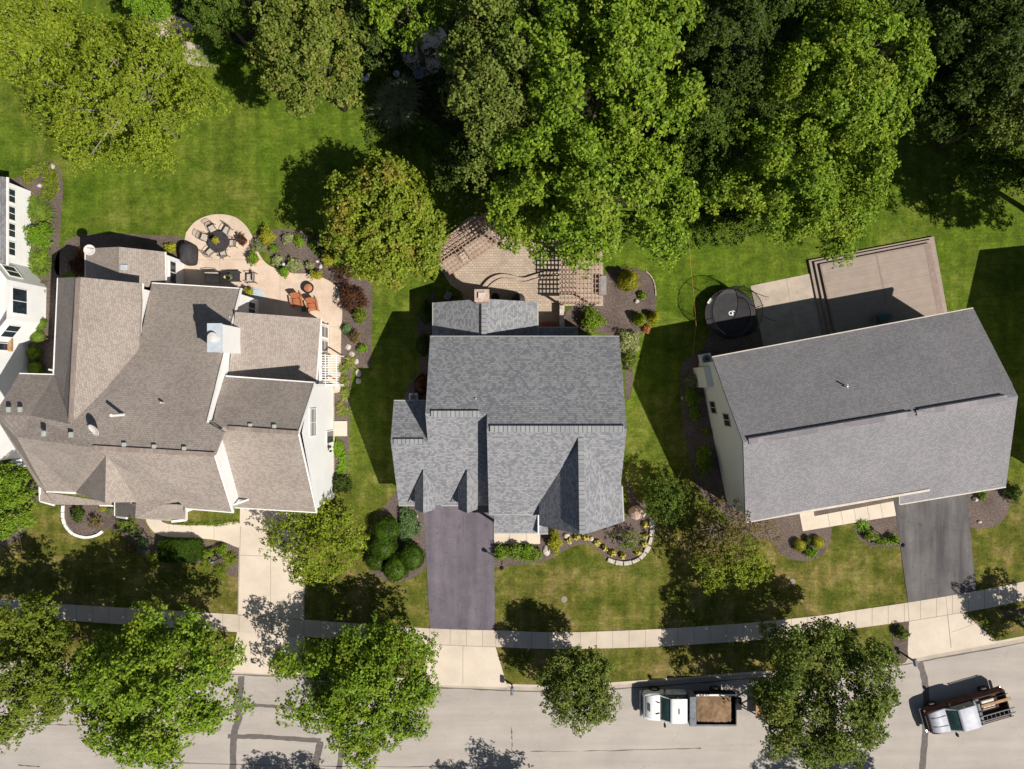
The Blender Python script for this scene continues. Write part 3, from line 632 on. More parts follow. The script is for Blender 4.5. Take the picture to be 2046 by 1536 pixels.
# east lean-to
R.slab([P(470, 624, 5.6), P(641, 637, 3.0), P(631, 768, 3.0), P(455, 764, 5.6)])
# north-west wing
R.slab([P(171, 497, 3.5), P(238, 494, 4.7), P(238, 572, 4.7), P(171, 572, 3.5)])
R.slab([P(238, 494, 4.7), P(329, 504, 3.5), P(331, 575, 3.5), P(238, 572, 4.7)])
rf = R.build('roof', M['roof_taupe'], L)
K = MB()
dz = Vector((0, 0, .04)); K.beam(bp(186, 893) + dz, bp(429, 907) + dz, .3, .06); K.beam(P(456, 854, 8.64), P(596, 864, 8.64), .3, .06); K.beam(P(156, 556, 8.54), bp(142, 842) + dz, .3, .06)
build_each(K, 'ridge_cap', M['ridge_cap_taupe'], rf)
g = MB()
for a, b in ((P(116, 556, 6.1), P(107, 751, 6.1)), (P(38, 748, 6.2), P(108, 750, 6.15)), (P(303, 567, 4.2), P(482, 578, 4.2)), (P(284, 567, 6.1), P(277, 700, 6.1)), (P(451, 753, 6.3), P(629, 766, 6.3)), (P(641, 637, 3.0), P(631, 768, 3.0)), (P(371, 1014, 7.2), P(466, 1022, 7.4)), (P(468, 1012, 5.2), P(633, 1022, 5.2)),
             (P(171, 497, 3.5), P(171, 560, 3.5)), (P(329, 504, 3.5), P(330, 572, 3.5)), (P(92, 980, 5.4), P(150, 984, 5.6)), (P(230, 1000, 4.6), P(230, 1030, 4.6)), (P(80, 1000, 3.1), P(108, 1008, 3.1)), (P(79, 972, 3.4), P(80, 1000, 3.1)), (P(198, 1008, 3.2), P(229, 1009, 3.3)), (P(342, 1041, 5.4), P(371, 1038, 5.3)), (P(232, 1031, 4.6), P(252, 1034, 5.4)), (P(371, 1014, 7.2), P(371, 1038, 5.3))): gutter(g, a, b, .16)
g.beam(P(482, 578, 4.2), bp(415, 843), .1, .2); g.beam(P(430, 907, 9.95), P(466, 1022, 7.35), .1, .2); g.beam(P(629, 766, 6.25), P(597, 864, 8.55), .08, .18); g.beam(P(597, 864, 8.55), P(633, 1022, 5.15), .08, .18)
g.beam(P(466, 1008, 6.6), P(496, 997, 5.6), .12, .12); g.beam(P(98, 739, 5.9), P(108, 741, 6.0), .12, .12)
build_each(g, 'gutter', M['trim_white'], L)
Wl = MB()
def ringpx(pts, d=.3):
    xy = [XY(a, b, z) for a, b, z in pts]; ins = inset(xy, d); return [(p[0], p[1]) for p in ins]
A = ringpx([(116, 556, 6.1), (284, 567, 6.1), (277, 700, 6.1), (108, 750, 6.1)]); wall_ring(Wl, [(*A[0], 6.1), ((A[0][0] + A[1][0]) / 2, (A[0][1] + A[1][1]) / 2, 8.2), (*A[1], 6.1), (A[2][0], -.5, 6.1), (A[3][0], .3, 6.1)])
bx0 = -32.0; bx1 = -20.5
wall_ring(Wl, [(-26.0, 6.8, 4.1), (-20.2, 6.7, 4.1), (-20.45, -2.4, 8.7), (-19.8, -2.8, 8.9), (-19.7, -4.5, 9.7), (-19.6, -8.4, 7.3), (-23.5, -8.3, 7.2), (-26.6, -8.3, 7.0), (-26.6, -2, 6.5)])
wall_ring(Wl, [(-34.3, .4, 6.1), (-32.3, .4, 6.1), (-32, -2.2, 7.9), (-26.6, -2.2, 8.2), (-26.6, -7.9, 5.0), (-31.0, -7.7, 4.6), (-34.6, -7.0, 4.6), (-34.6, -2.1, 7.8)])
wall_ring(Wl, [(-26.4, -8.0, 5), (-28.4, -9.0, 4.5), (-26.9, -9.3, 6.6), (-24.0, -9.4, 5.2), (-23.9, -8.0, 6)])
wall_ring(Wl, [(-20.2, 0, 6.1), (-14.25, 0, 6.1), (-14.25, -3.22, 8.35), (-14.2, -9.0, 5.1), (-19.9, -8.7, 5.1), (-20.2, -3.0, 8.3)])
wall_ring(Wl, [(-20.4, 4.9, 5.4), (-14.64, 4.7, 2.9), (-14.64, -.1, 2.9), (-20.4, -.1, 5.4)])
wall_ring(Wl, [(-31.6, 9.9, 3.4), (-28.9, 9.9, 4.5), (-26.2, 9.8, 3.4), (-26.2, 6.8, 3.4), (-31.6, 6.8, 3.4)])
Wl.build('wall', M['siding_white'], L)
MB().box((-14.22, -4.5, .15), (.06, 8.8, .3)).box((-14.6, 2.4, .12), (.08, 4.8, .24)).build('foundation', M['trim_tan'], L)
ch = MB().box((-20.05, 3.12, 4.3), (.9, 1.85, 8.5)).build('chimney', M['siding_white'], L)
MB().box((-20.05, 3.12, 8.58), (1.0, 1.95, .08)).build('chimney_cap', M['metal_blue'], ch)
MB().lathe((-20.05, 3.12, 8.6), [(.26, 0), (.26, .3), (.34, .3), (.34, .38), (.1, .44)], 20).build('flue', M['water_dish'], ch)
window(L, (-14.24, -2.66, 5.85), 1.95, 1.5, 0, 'window', 1, 'trim_white', 3)
d = window(L, (-14.24, -4.05, 1.15), .95, 2.15, 0, 'door', 0, 'trim_white')
for y in (.75, 1.85, 2.95, 4.05): window(L, (-14.63, y, 1.3), .85, 1.9, 0, 'window', 0, 'trim_white', 1)
window(L, (-26.19, 8.6, 1.9), 1.7, 1.0, 0, 'window', 1); window(L, (-20.22, 5.6, 1.6), 1.5, 1.4, 0, 'window', 2)
MB().box((-14.1, -4.75, 1.9), (.3, .2, .06)).box((-14.0, -5.1, 1.9), (.12, .14, .3)).build('wall_lamp', M['black_metal'], L)
for x in (-16.9,): window(L, (x, -8.86, 1.15), 4.6, 2.1, -PI / 2, 'garage_door', 0, 'trim_white', 3)
window(L, (-22.0, -8.44, 5.3), 1.6, 1.3, -PI / 2); window(L, (-25.7, -9.36, 1.15), .95, 2.1, -PI / 2, 'door', 0, 'trim_tan')
def roofvent(px, py, z, m='vent_grey', sx=.26, sy=.36):
    p = P(px, py, z) if isinstance(z, (int, float)) else z(px, py) + Vector((0, 0, .06)); mb = MB().box((p.x, p.y, p.z), (sx, sy, .18)); return mb.build('roof_vent', M[m], L, bevel=.03)
for px, py, z in ((17, 817, 8.25), (40, 817, 8.25), (89, 865, bp), (143, 867, bp), (249, 888, bp), (309, 892, bp), (369, 896, bp), (500, 850, 8.45), (548, 852, 8.45)): roofvent(px, py, z)
for px, py in ((167, 611), (166, 667), (165, 720), (163, 775)): roofvent(px, py, ap, 'metal_blue', .38, .34)
roofvent(248, 535, 4.65, 'metal_blue', .5, .4)
q_ = bp(247, 827); MB().tube([q_, q_ + Vector((0, 0, 1.45))], .10).build('vent_pipe', M['trim_white'], L)
q_ = bp(327, 803); MB().tube([q_, q_ + Vector((0, 0, .4))], .07).build('vent_pipe', M['trim_tan'], L)
# ---- right house
RH = thing('mauve_roof_house', 'pale sided house under one long mauve grey roof, turned at an angle', 'house', (0, 0, 0))
R = MB()
nw, ne, sw = P(1423, 715, 5.2), P(1945, 617, 5.2), P(1490, 1042, 5.2)
rw, re = P(1485, 883, 8.3), P(2034, 790, 8.3)
q1 = P(1798, 988, 5.2); q2 = P(1798, 1006, 4.8); se = P(2010, 971, 4.8)
R.slab([nw, ne, re, rw])
R.slab([rw, re, se, q2, q1, sw])
rf = R.build('roof', M['roof_mauve_grey'], RH)
K = MB(); dz = Vector((0, 0, .05)); dz = Vector((0, 0, .02)); K.beam(rw.lerp(re, .02) + dz, rw.lerp(re, .62) + dz, .40, .05); K.beam(rw.lerp(re, .63) + dz, rw.lerp(re, .96) + dz, .40, .05)
build_each(K, 'ridge_cap', M['ridge_cap_dark'], rf)
off = (nw - sw).normalized() * .25
D = MB(); D.beam(rw.lerp(re, .02) + off, rw.lerp(re, .6) + off - dz, .05, .07); D.beam(rw.lerp(re, .64) + off - dz, rw.lerp(re, .95) + off - dz, .05, .07); build_each(D, 'ridge_shade', M['cover_dark'], rf)  # shadow along the long ridge, put in as thin dark strips
g = MB()
for a, b in ((nw, ne), (sw, P(1858, 978, 5.35)), (q2, se)): gutter(g, a, b, .16)
gutter(g, q1, q2, .1)
build_each(g, 'gutter', M['trim_tan'], RH)
ra = math.atan2(ne.y - nw.y, ne.x - nw.x)
Wl = MB(); ins = inset([(nw.x, nw.y), (ne.x, ne.y), (se.x, se.y), (sw.x, sw.y)], .35, ra)
ins[3] = (ins[3][0] + .0, ins[3][1]);
ue = Vector((math.cos(ra), math.sin(ra))); un = Vector((-ue.y, ue.x))
def wpt(p, z): return (p[0], p[1], z)
mw = ((ins[0][0] + ins[3][0]) / 2, (ins[0][1] + ins[3][1]) / 2); me_ = ((ins[1][0] + ins[2][0]) / 2, (ins[1][1] + ins[2][1]) / 2)
wall_ring(Wl, [wpt(ins[0], 5.2), wpt(ins[1], 5.2), wpt(me_, 8.0), wpt(ins[2], 5.0), wpt(ins[3], 5.2), wpt(mw, 8.0)])
Wl.build('wall', M['siding_sage'], RH)
wd = (Vector(ins[3]) - Vector(ins[0])); wn = ra + PI
def onwest(t, z): p = Vector(ins[0]) + wd * t; return (p.x, p.y, z)
def findz(px, py):
    # height at which the west wall plane is seen at this photo position
    best = None
    for k in range(0, 160):
        z = k * .05; p = P(px, py, z); d = (Vector((p.x, p.y)) - Vector(ins[0])).dot(-ue)
        if best is None or abs(d) < best[0]: best = (abs(d), z, (Vector((p.x, p.y)) - Vector(ins[0])).dot(wd.normalized()) / wd.length)
    return best
for px, py in ((1424, 813), (1451, 838)):
    bz = findz(px, py); window(RH, onwest(bz[2], bz[1]), .95, 1.35, wn, 'window', 1, 'trim_tan')
MB().box((*(Vector(ins[0]) + wd * .09 - ue * .25), 1.5), (.5, 1.5, 3.0), ra).build('bump_out', M['siding_sage'], RH)
p = P(1687, 771, 7.0); MB().tube([p, p + Vector((0, 0, .5))], .06).build('vent_pipe', M['trim_white'], RH)
window(RH, (*(Vector(ins[2]).lerp(Vector(ins[3]), .22)), 1.15), 4.6, 2.1, ra - PI / 2, 'garage_door', 0, 'trim_white', 3)
window(RH, (*(Vector(ins[2]).lerp(Vector(ins[3]), .7)), 1.6), 2.0, 1.4, ra - PI / 2); window(RH, (*(Vector(ins[2]).lerp(Vector(ins[3]), .55)), 1.15), .95, 2.1, ra - PI / 2, 'door', 0)
for t in (.2, .5, .8): window(RH, (*(Vector(ins[0]).lerp(Vector(ins[1]), t)), 1.5), 1.6, 1.6, ra + PI / 2)
# ---- far left house
N = thing('white_neighbour_house', 'white house with bay window cut off by the left edge', 'house', (0, 0, 0))
R = MB()
R.slab([(-38.15, 15.6, 3.1), (-38.15, 9.0, 3.1), (-44.5, 9.0, 6.1), (-44.5, 15.6, 6.1)])
bay = [(-38.4, 9.2), (-37.2, 7.6), (-37.3, 4.4), (-38.5, 3.2)]
R.slab([(-38.5, 8.9, 4.4), (-38.6, 7.3, 4.4), (-38.6, 5.0, 4.4), (-39.2, 3.5, 4.4), (-41.5, 4.5, 5.2), (-41.5, 8, 5.2)], .15)
R.slab([(-39.3, 9.0, 6.2), (-39.3, -6.0, 6.2), (-44.5, -6.0, 8.8), (-44.5, 9.0, 8.8)])
R.build('roof', M['roof_neighbour'], N)
g = MB(); gutter(g, (-38.12, 15.6, 3.1), (-38.12, 9.0, 3.1), .2); build_each(g, 'gutter', M['trim_white'], N)
Wl = MB()
wall_ring(Wl, [(-38.45, 15.4, 3.0), (-38.45, 9.2, 3.0), (-44.2, 9.2, 5.8), (-44.2, 15.4, 5.8)])
wall_ring(Wl, [(-38.45, 9.3, 4.3), (-37.2, 7.7, 4.3), (-37.25, 4.8, 4.3), (-38.55, 3.2, 4.3), (-42, 3.2, 4.3), (-42, 9.2, 4.3)])
wall_ring(Wl, [(-38.65, 9.0, 6.1), (-38.65, -5.7, 6.1), (-44.2, -5.7, 6.1), (-44.2, 9.0, 6.1)])
Wl.build('wall', M['siding_white'], N)
for y in (14.45, 13.1, 11.8, 10.4): window(N, (-38.44, y, 2.25), 1.05, 1.0, 0, 'window', 1)
window(N, (-37.22, 6.25, 3.0), 1.9, 1.6, 0, 'window', 1)
a1 = math.atan2(1.25, 1.6); window(N, (-37.8, 8.5, 3.0), 1.1, 1.4, math.radians(38), 'window', 1); window(N, (-37.88, 4.0, 3.0), 1.1, 1.4, math.radians(-39), 'window', 1)
w = window(N, (-38.64, 3.35 - .25, 2.9), 1.1, 1.2, 0, 'window', 1)
MB().box((-38.45, 3.1, 2.25), (.3, 1.2, .2)).build('window_box', M['wood_plank'], w)
MB().box((-38.6, -4.8, 1.0), (.25, .5, .3)).build('wall_lamp', M['black_metal'], N)
MB().box((-38.0, -5.6, .45), (3.2, 1.6, .12)).box((-36.5, -5.6, 1.0), (.08, 1.6, .08)).box((-38.0, -6.35, 1.0), (3.2, .08, .08)).box((-36.5, -6.35, .7), (.1, .1, .6)).box((-36.5, -4.85, .7), (.1, .1, .6)).build('porch', M['trim_white'], N)
# ---- house beyond the right edge, seen by its shadow
E = thing('house_beyond_edge', 'house past the right edge whose gable shadow lies on the back lawn', 'house', (0, 0, 0))
R = MB(); sx = 41.0
R.slab([(sx, 8.4, 5), (sx + 14, 9.8, 5), (sx + 15, 2.0, 8.2), (sx + .9, .6, 8.2)]); R.slab([(sx + .9, .6, 8.2), (sx + 15, 2.0, 8.2), (sx + 16, -7, 5), (sx + 1.8, -8, 5)])
R.build('roof', M['roof_neighbour'], E)
Wl = MB(); wall_ring(Wl, [(sx + .3, 8.1, 4.9), (sx + 13.7, 9.5, 4.9), (sx + 14.7, 2, 7.9), (sx + 15.7, -6.7, 4.9), (sx + 2.1, -7.7, 4.9), (sx + 1.2, .6, 7.9)]); Wl.build('wall', M['siding_cream'], E)
# ------------------------------------------------------------------ foliage
def leaves(rng, cen, nrm, k, L, Wd, droop=.35, spread=1.0):
    """rosettes of k leaves at each centre, radiating round nrm; returns verts (n,4,3)"""
    N = len(cen)
    ref = rng.normal(size=(N, 3)); u = np.cross(nrm, ref); u /= np.linalg.norm(u, axis=1, keepdims=True) + 1e-9; v = np.cross(nrm, u)
    th = (np.arange(k)[None, :] * 2 * PI / k + rng.uniform(0, 6.28, (N, 1)) + rng.normal(0, .35, (N, k)))
    d = u[:, None, :] * np.cos(th)[..., None] + v[:, None, :] * np.sin(th)[..., None]
    tilt = rng.normal(-droop * .3, .45, (N, k, 1))
    d = d + nrm[:, None, :] * tilt; d /= np.linalg.norm(d, axis=2, keepdims=True)
    side = np.cross(d, nrm[:, None, :] + rng.normal(0, .45, (N, k, 3))); side /= np.linalg.norm(side, axis=2, keepdims=True) + 1e-9
    l = L * rng.uniform(.65, 1.3, (N, k, 1)); w = Wd * rng.uniform(.7, 1.25, (N, k, 1))
    b = cen[:, None, :] + d * (L * .12) + rng.normal(0, L * .12 * spread, (N, k, 3))
    tip = b + d * l; mid = b + d * l * .5 + nrm[:, None, :] * (L * .10)
    tip[..., 2] -= L * droop * rng.uniform(0, 1, (N, k))
    return np.stack([b, mid + side * w * .5, tip, mid - side * w * .5], axis=2).reshape(-1, 4, 3)
def quad_mesh(name, Q, m, parent=None, extra=None):
    n = len(Q); V = Q.reshape(-1, 3).astype(np.float64)
    if parent is not None:
        o0 = ORG.get(parent.name, Vector((0, 0, 0))); V = V - np.array(o0)
    ev = np.zeros((0, 3)); ef = []
    if extra is not None:
        o0 = np.array(ORG.get(parent.name, Vector((0, 0, 0)))) if parent is not None else np.zeros(3)
        ev = np.array(extra.v) - o0; ef = extra.f
    me = bpy.data.meshes.new(name); me.vertices.add(len(V) + len(ev)); me.vertices.foreach_set('co', np.concatenate([V, ev]).ravel())
    loops = list(); tot = 4 * n + sum(len(f) for f in ef)
    li = np.concatenate([np.arange(4 * n)] + [np.array(f) + 4 * n for f in ef]) if ef else np.arange(4 * n)
    sizes = np.concatenate([np.full(n, 4), np.array([len(f) for f in ef], int)]) if ef else np.full(n, 4)
    me.loops.add(tot); me.loops.foreach_set('vertex_index', li.astype(np.int32))
    me.polygons.add(len(sizes)); me.polygons.foreach_set('loop_start', np.concatenate([[0], np.cumsum(sizes)[:-1]]).astype(np.int32))
    me.update(calc_edges=True); me.validate()
    return link_mesh(name, me, M[m], parent)
def sphere_dirs(rng, n, up=0.0):
    d = rng.normal(size=(n, 3)); d[:, 2] += up; return d / np.linalg.norm(d, axis=1, keepdims=True)
TREES = []
def tree(name, label, px, py, rx, ry, h, mat, seed, group=None, dens=1.0, leaf=.30, base=.32, clump=1.0, gaps=.25, lumps=.28, bark='bark', limbs=10, cat='tree', world=None, flat=1.0):
    """px,py: middle of the crown as photographed; rx, ry: its half sizes in photo pixels; h: tree height"""
    rng = np.random.default_rng(seed); leaf = leaf * .78
    zc = h * (base + 1) / 2 * .97; k = (CAMH - zc * 1.02) / F
    if world: cx, cy = world; ax, ay = rx, ry
    else: cx, cy = (px - 1023) * k, (768 - py) * k; ax, ay = rx * k * .94, ry * k * .94
    az = h * (1 - base) / 2 * flat
    root = thing(name, label, cat, (cx, cy, 0), 0, group)
    area = PI * ax * ay
    nc = int(area * 1.35 / clump ** 2 + 14)
    # lumpy outline
    lob = [(sphere_dirs(rng, 1)[0], float(rng.integers(2, 8)), rng.uniform(0, 6.28)) for _ in range(7)]
    r0 = np.clip(((np.arange(nc) + .5) / nc) ** .5 + rng.normal(0, .04, nc), 0, 1); th = np.arange(nc) * 2.39996 + rng.normal(0, .16, nc)
    flatd = np.stack([np.cos(th), np.sin(th), np.zeros(nc)], 1); rad = np.ones(nc)
    for d, fq, ph in lob: rad += lumps / 3.2 * np.sin(fq * np.arctan2(flatd[:, 1], flatd[:, 0]).round(6) * 1.0 + ph) * .55 + lumps / 5 * np.sin(fq * 2.3 * (flatd @ d) + ph)
    low = rng.uniform(0, 1, nc) < .42
    zz = np.sqrt(1 - (r0 * .97) ** 2) * np.where(low, rng.uniform(-.7, .5, nc), rng.uniform(.30, 1.10, nc) + rng.normal(0, .12, nc))
    cc = np.stack([np.cos(th) * r0 * rad * (ax - clump * .35), np.sin(th) * r0 * rad * (ay - clump * .35), zz * az], 1)
    keep = rng.uniform(0, 1, nc) > gaps * .45
    cc = cc[keep]; nc = len(cc)
    if nc < 4: return root
    # tufts inside every clump (a clump = the end of a bough)
    per = rng.integers(110, 190, nc)
    idx = np.repeat(np.arange(nc), per)
    loc = sphere_dirs(rng, len(idx), .45) * (rng.uniform(.2, 1, (len(idx), 1)) ** .5) * np.array([1, 1, .8]) * clump * rng.uniform(.75, 1.2, (nc, 1))[idx]
    out = cc[idx].copy(); out[:, 2] *= .5; out /= np.linalg.norm(out, axis=1, keepdims=True) + 1e-6
    cen = cc[idx] + loc; cen[:, 2] -= (loc[:, 0] ** 2 + loc[:, 1] ** 2) * .18
    nrm = out * .55 + loc * .6 + np.array([.18, -.12, .75]) + rng.normal(0, .3, (len(idx), 3)); nrm /= np.linalg.norm(nrm, axis=1, keepdims=True)
    want = int(area * 215 * min(dens, 1.4) * (.30 / leaf) ** 1.6 / 6) + 60
    if len(cen) > want: s = rng.permutation(len(cen))[:want]; cen = cen[s]; nrm = nrm[s]
    cen = cen + np.array([cx, cy, zc])
    Q = leaves(rng, cen, nrm, 6, leaf, leaf * .7)
    quad_mesh('crown', Q, mat, root)
    tb = MB(); tr = .012 * h + .05
    top = Vector((cx + rng.normal(0, .3), cy + rng.normal(0, .3), zc + az * .3))
    tb.tube([(cx, cy, -.1), (cx + .05, cy, h * .15), (cx, cy, h * base * 1.2), tuple(top)], [tr * 1.35, tr, tr * .8, tr * .25], 9)
    tk = tb.build('trunk', M[bark], root, smooth=True)
    lb = MB()
    for j in rng.permutation(nc)[:limbs]:
        e = Vector(cc[j]) + Vector((cx, cy, zc - .1)); t0 = rng.uniform(.3, .85); s0 = Vector((cx, cy, h * base * .8)).lerp(top, t0 * .8)
        m1 = s0.lerp(e, .5) + Vector((rng.normal(0, .25), rng.normal(0, .25), .15 * rng.uniform(-1, 1)))
        lb.tube([s0, m1, e], [tr * .42, tr * .28, tr * .08], 6)
        for q in range(2):
            e2 = m1.lerp(e, rng.uniform(.1, .7)); e3 = e2 + Vector((rng.normal(0, .8), rng.normal(0, .8), rng.uniform(0, .6)))
            lb.tube([e2, e3], [tr * .16, tr * .05], 5)
    lb.build('limb', M[bark], tk, smooth=True)
    return root
STREET = 'trees along the street'; BACK = 'tall trees behind the back yards'
tree('street_tree', 'olive green street tree half cut off by the left edge of the picture', 52, 1328, 112, 140, 9, 'leaf_olive', 11, STREET, 1.0, .27)
tree('street_tree', 'largest street tree, wide and bright green, left of the concrete drive', 305, 1364, 168, 148, 11, 'leaf_mid', 12, STREET, 1.15, .30, clump=1.15, lumps=.34)
tree('street_tree', 'ragged green street tree between the concrete drive and the purple asphalt drive', 728, 1374, 150, 148, 6.8, 'leaf_mid', 13, STREET, 1.1, .28, lumps=.34)
tree('street_tree', 'small round dense street tree in front of the white dump truck', 1156, 1368, 82, 82, 6.2, 'leaf_oak', 14, STREET, 1.9, .22, clump=.75, gaps=.05, lumps=.14)
tree('street_tree', 'dark leafy street tree between the dump truck and the silver pickup', 1643, 1378, 150, 146, 9.5, 'leaf_oak', 15, STREET, 1.4, .25, lumps=.22, clump=.95, gaps=.1)
tree('yard_tree', 'airy yellow green tree standing over the right edge of the concrete drive', 632, 1076, 104, 92, 4.8, 'leaf_lime', 16, None, .5, .23, gaps=.35, clump=.8)
tree('yard_tree', 'thin brown and yellow tree at the lower left corner of the mauve roofed house', 1455, 1062, 98, 82, 6.0, 'leaf_brownish', 17, None, .18, .19, gaps=.5, clump=.8, limbs=26, bark='bark_pale')
tree('yard_tree', 'low yellow green tree overlapping the thin brown one on the front lawn', 1470, 1118, 90, 62, 5.0, 'leaf_lime', 47, None, .42, .2, gaps=.45, clump=.7)
tree('yard_tree', 'dark little tree on the grass left of the thin brown tree, by the pink boulder', 1328, 995, 54, 52, 3.2, 'leaf_conifer', 18, None, .5, .2, gaps=.4, clump=.6)
tree('maple_tree', 'maple turning orange and yellow beside the left pergola', 775, 443, 122, 140, 9.0, 'leaf_autumn', 19, None, 1.35, .28, lumps=.24, gaps=.12)
tree('maple_tree', 'small green tree squeezed between the orange maple and the paver patio', 850, 505, 36, 50, 6.0, 'leaf_mid', 48, None, 1.2, .24, clump=.7)
tree('yard_tree', 'very wide feathery yellow green tree over the upper left lawn', 243, 192, 188, 172, 12.0, 'leaf_lime', 20, None, .62, .21, gaps=.5, bark='bark_pale', limbs=46, clump=1.15, lumps=.16)
tree('yard_tree', 'part of the feathery canopy in the top left corner, deeper green', 52, 62, 128, 105, 11.0, 'leaf_lime', 21, None, .7, .23, gaps=.35, bark='bark_pale', limbs=30)
tree('back_tree', 'speckled olive tree with yellowing leaves, top edge left of the dark gap', 622, 108, 108, 130, 14.0, 'leaf_speckle', 22, BACK, 1.1, .26, lumps=.3)
tree('back_tree', 'green crown cut by the top edge above the sunlit brown clearing', 815, 22, 92, 62, 12.0, 'leaf_mid', 23, BACK, 1.2, .26)
tree('back_tree', 'tall narrow oak left of the biggest bright crown', 975, 165, 100, 195, 15.0, 'leaf_oak', 24, BACK, 1.15, .27, lumps=.3, limbs=20, bark='bark_pale')
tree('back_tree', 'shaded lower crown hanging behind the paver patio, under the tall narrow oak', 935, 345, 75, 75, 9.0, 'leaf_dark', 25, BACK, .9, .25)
tree('back_tree', 'upper half of the tallest bright green canopy, behind the right pergola', 1215, 135, 185, 165, 17.5, 'leaf_mid', 26, BACK, 1.2, .32, clump=1.25, lumps=.3)
tree('back_tree', 'bright green crown drooping over the paver patio and right pergola', 1175, 395, 225, 150, 14.5, 'leaf_mid', 27, BACK, 1.25, .3, clump=1.15, lumps=.24)
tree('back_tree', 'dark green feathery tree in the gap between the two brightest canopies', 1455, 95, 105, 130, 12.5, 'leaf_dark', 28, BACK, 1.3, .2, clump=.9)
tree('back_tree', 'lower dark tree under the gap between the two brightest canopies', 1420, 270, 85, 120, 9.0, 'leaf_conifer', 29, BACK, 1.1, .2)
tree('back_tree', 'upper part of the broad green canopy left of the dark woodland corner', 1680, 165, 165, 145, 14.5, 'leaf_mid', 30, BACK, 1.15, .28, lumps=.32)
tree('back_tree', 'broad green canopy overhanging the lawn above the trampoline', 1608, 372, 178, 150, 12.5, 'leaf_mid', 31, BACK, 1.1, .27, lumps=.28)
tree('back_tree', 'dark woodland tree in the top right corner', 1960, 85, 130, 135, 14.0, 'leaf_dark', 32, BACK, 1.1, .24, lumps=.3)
tree('back_tree', 'speckled tree leaning in from the right edge above the lawn shadow', 2020, 215, 70, 110, 12.0, 'leaf_oak', 33, BACK, .7, .24)
tree('back_tree', 'narrow bright evergreen at the top edge beside the feathery tree', 445, 30, 62, 60, 8.5, 'leaf_conifer', 34, BACK, 1.6, .18, clump=.6)
tree('back_tree', 'small bright green tree at the top edge between feathery tree and evergreen', 300, 8, 42, 34, 6.5, 'leaf_bright', 35, BACK, 1.3, .2, clump=.6)
tree('back_tree', 'dark crown cut by the top edge between the tall oak and brightest canopy', 1090, 10, 50, 70, 9.0, 'leaf_dark', 36, BACK, 1.0, .22)
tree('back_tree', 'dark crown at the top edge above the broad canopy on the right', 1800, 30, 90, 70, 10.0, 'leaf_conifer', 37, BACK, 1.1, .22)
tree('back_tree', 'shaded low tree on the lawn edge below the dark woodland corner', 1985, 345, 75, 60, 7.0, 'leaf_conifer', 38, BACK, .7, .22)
for a in ((1345, 40, 60, 60, 10.0, 'deep green crown in the dark gap right of the brightest canopy at the top edge', 'leaf_dark', 51), (1560, 20, 90, 60, 12.0, 'olive feathery crown at the top edge between the two broad canopies', 'leaf_conifer', 52), (1880, 190, 60, 80, 9.0, 'dim crown between the broad canopy and the dark corner tree', 'leaf_dark', 53), (2000, -20, 110, 80, 13.0, 'dark crown cut by the top right corner', 'leaf_dark', 54), (1030, 260, 60, 90, 8.5, 'shaded crown between the tall narrow oak and the drooping canopy', 'leaf_conifer', 55), (735, 60, 50, 60, 9.0, 'dark crown in the gap left of the sunlit clearing', 'leaf_dark', 56)):
    tree('back_tree', a[5], a[0], a[1], a[2], a[3], a[4], a[6], a[7], BACK, 1.1, .22)
tree('corner_tree', 'dense dark green tree by the lower left corner of the taupe roof', 15, 1000, 58, 76, 5.0, 'leaf_mid', 39, None, 1.5, .2, clump=.6, gaps=.05)
# trees across the street: only their shadows reach the picture
for i, (x, y, r, h, s) in enumerate(((-13.9, -37.2, 4.6, 9.5, 41), (2.5, -37.4, 5.0, 9.5, 42), (29.5, -37.3, 5.4, 10.5, 43))):
    tree('street_tree', ('tree across the street casting the left shadow at the bottom edge', 'tree across the street casting the middle shadow at the bottom edge', 'tree across the street casting the right shadow at the bottom edge')[i], 0, 0, r, r, h, 'leaf_mid', s, STREET, .8, .28, world=(x, y))
tree('back_tree', 'tree past the right edge shading the woodland corner', 0, 0, 5.8, 5.2, 14.5, 'leaf_dark', 44, BACK, .9, .28, world=(41.5, 13.6)); tree('back_tree', 'second tree past the right edge further up the slope', 0, 0, 6.0, 5.5, 14.0, 'leaf_dark', 46, BACK, .9, .28, world=(45.5, 22.0)); tree('back_tree', 'third tree past the right edge beside the woodland', 0, 0, 6.5, 6.5, 18.0, 'leaf_dark', 58, BACK, .9, .28, world=(48.5, 28.5)); tree('street_tree', 'small tree past the right edge shading the sidewalk end', 0, 0, 2.3, 2.3, 7.5, 'leaf_mid', 57, STREET, .8, .24, world=(41.8, -19.9), clump=.7)
tree('back_tree', 'tree above the top edge darkening the woodland between the canopies', 0, 0, 7, 6, 15.0, 'leaf_dark', 45, BACK, .8, .28, world=(9, 34))

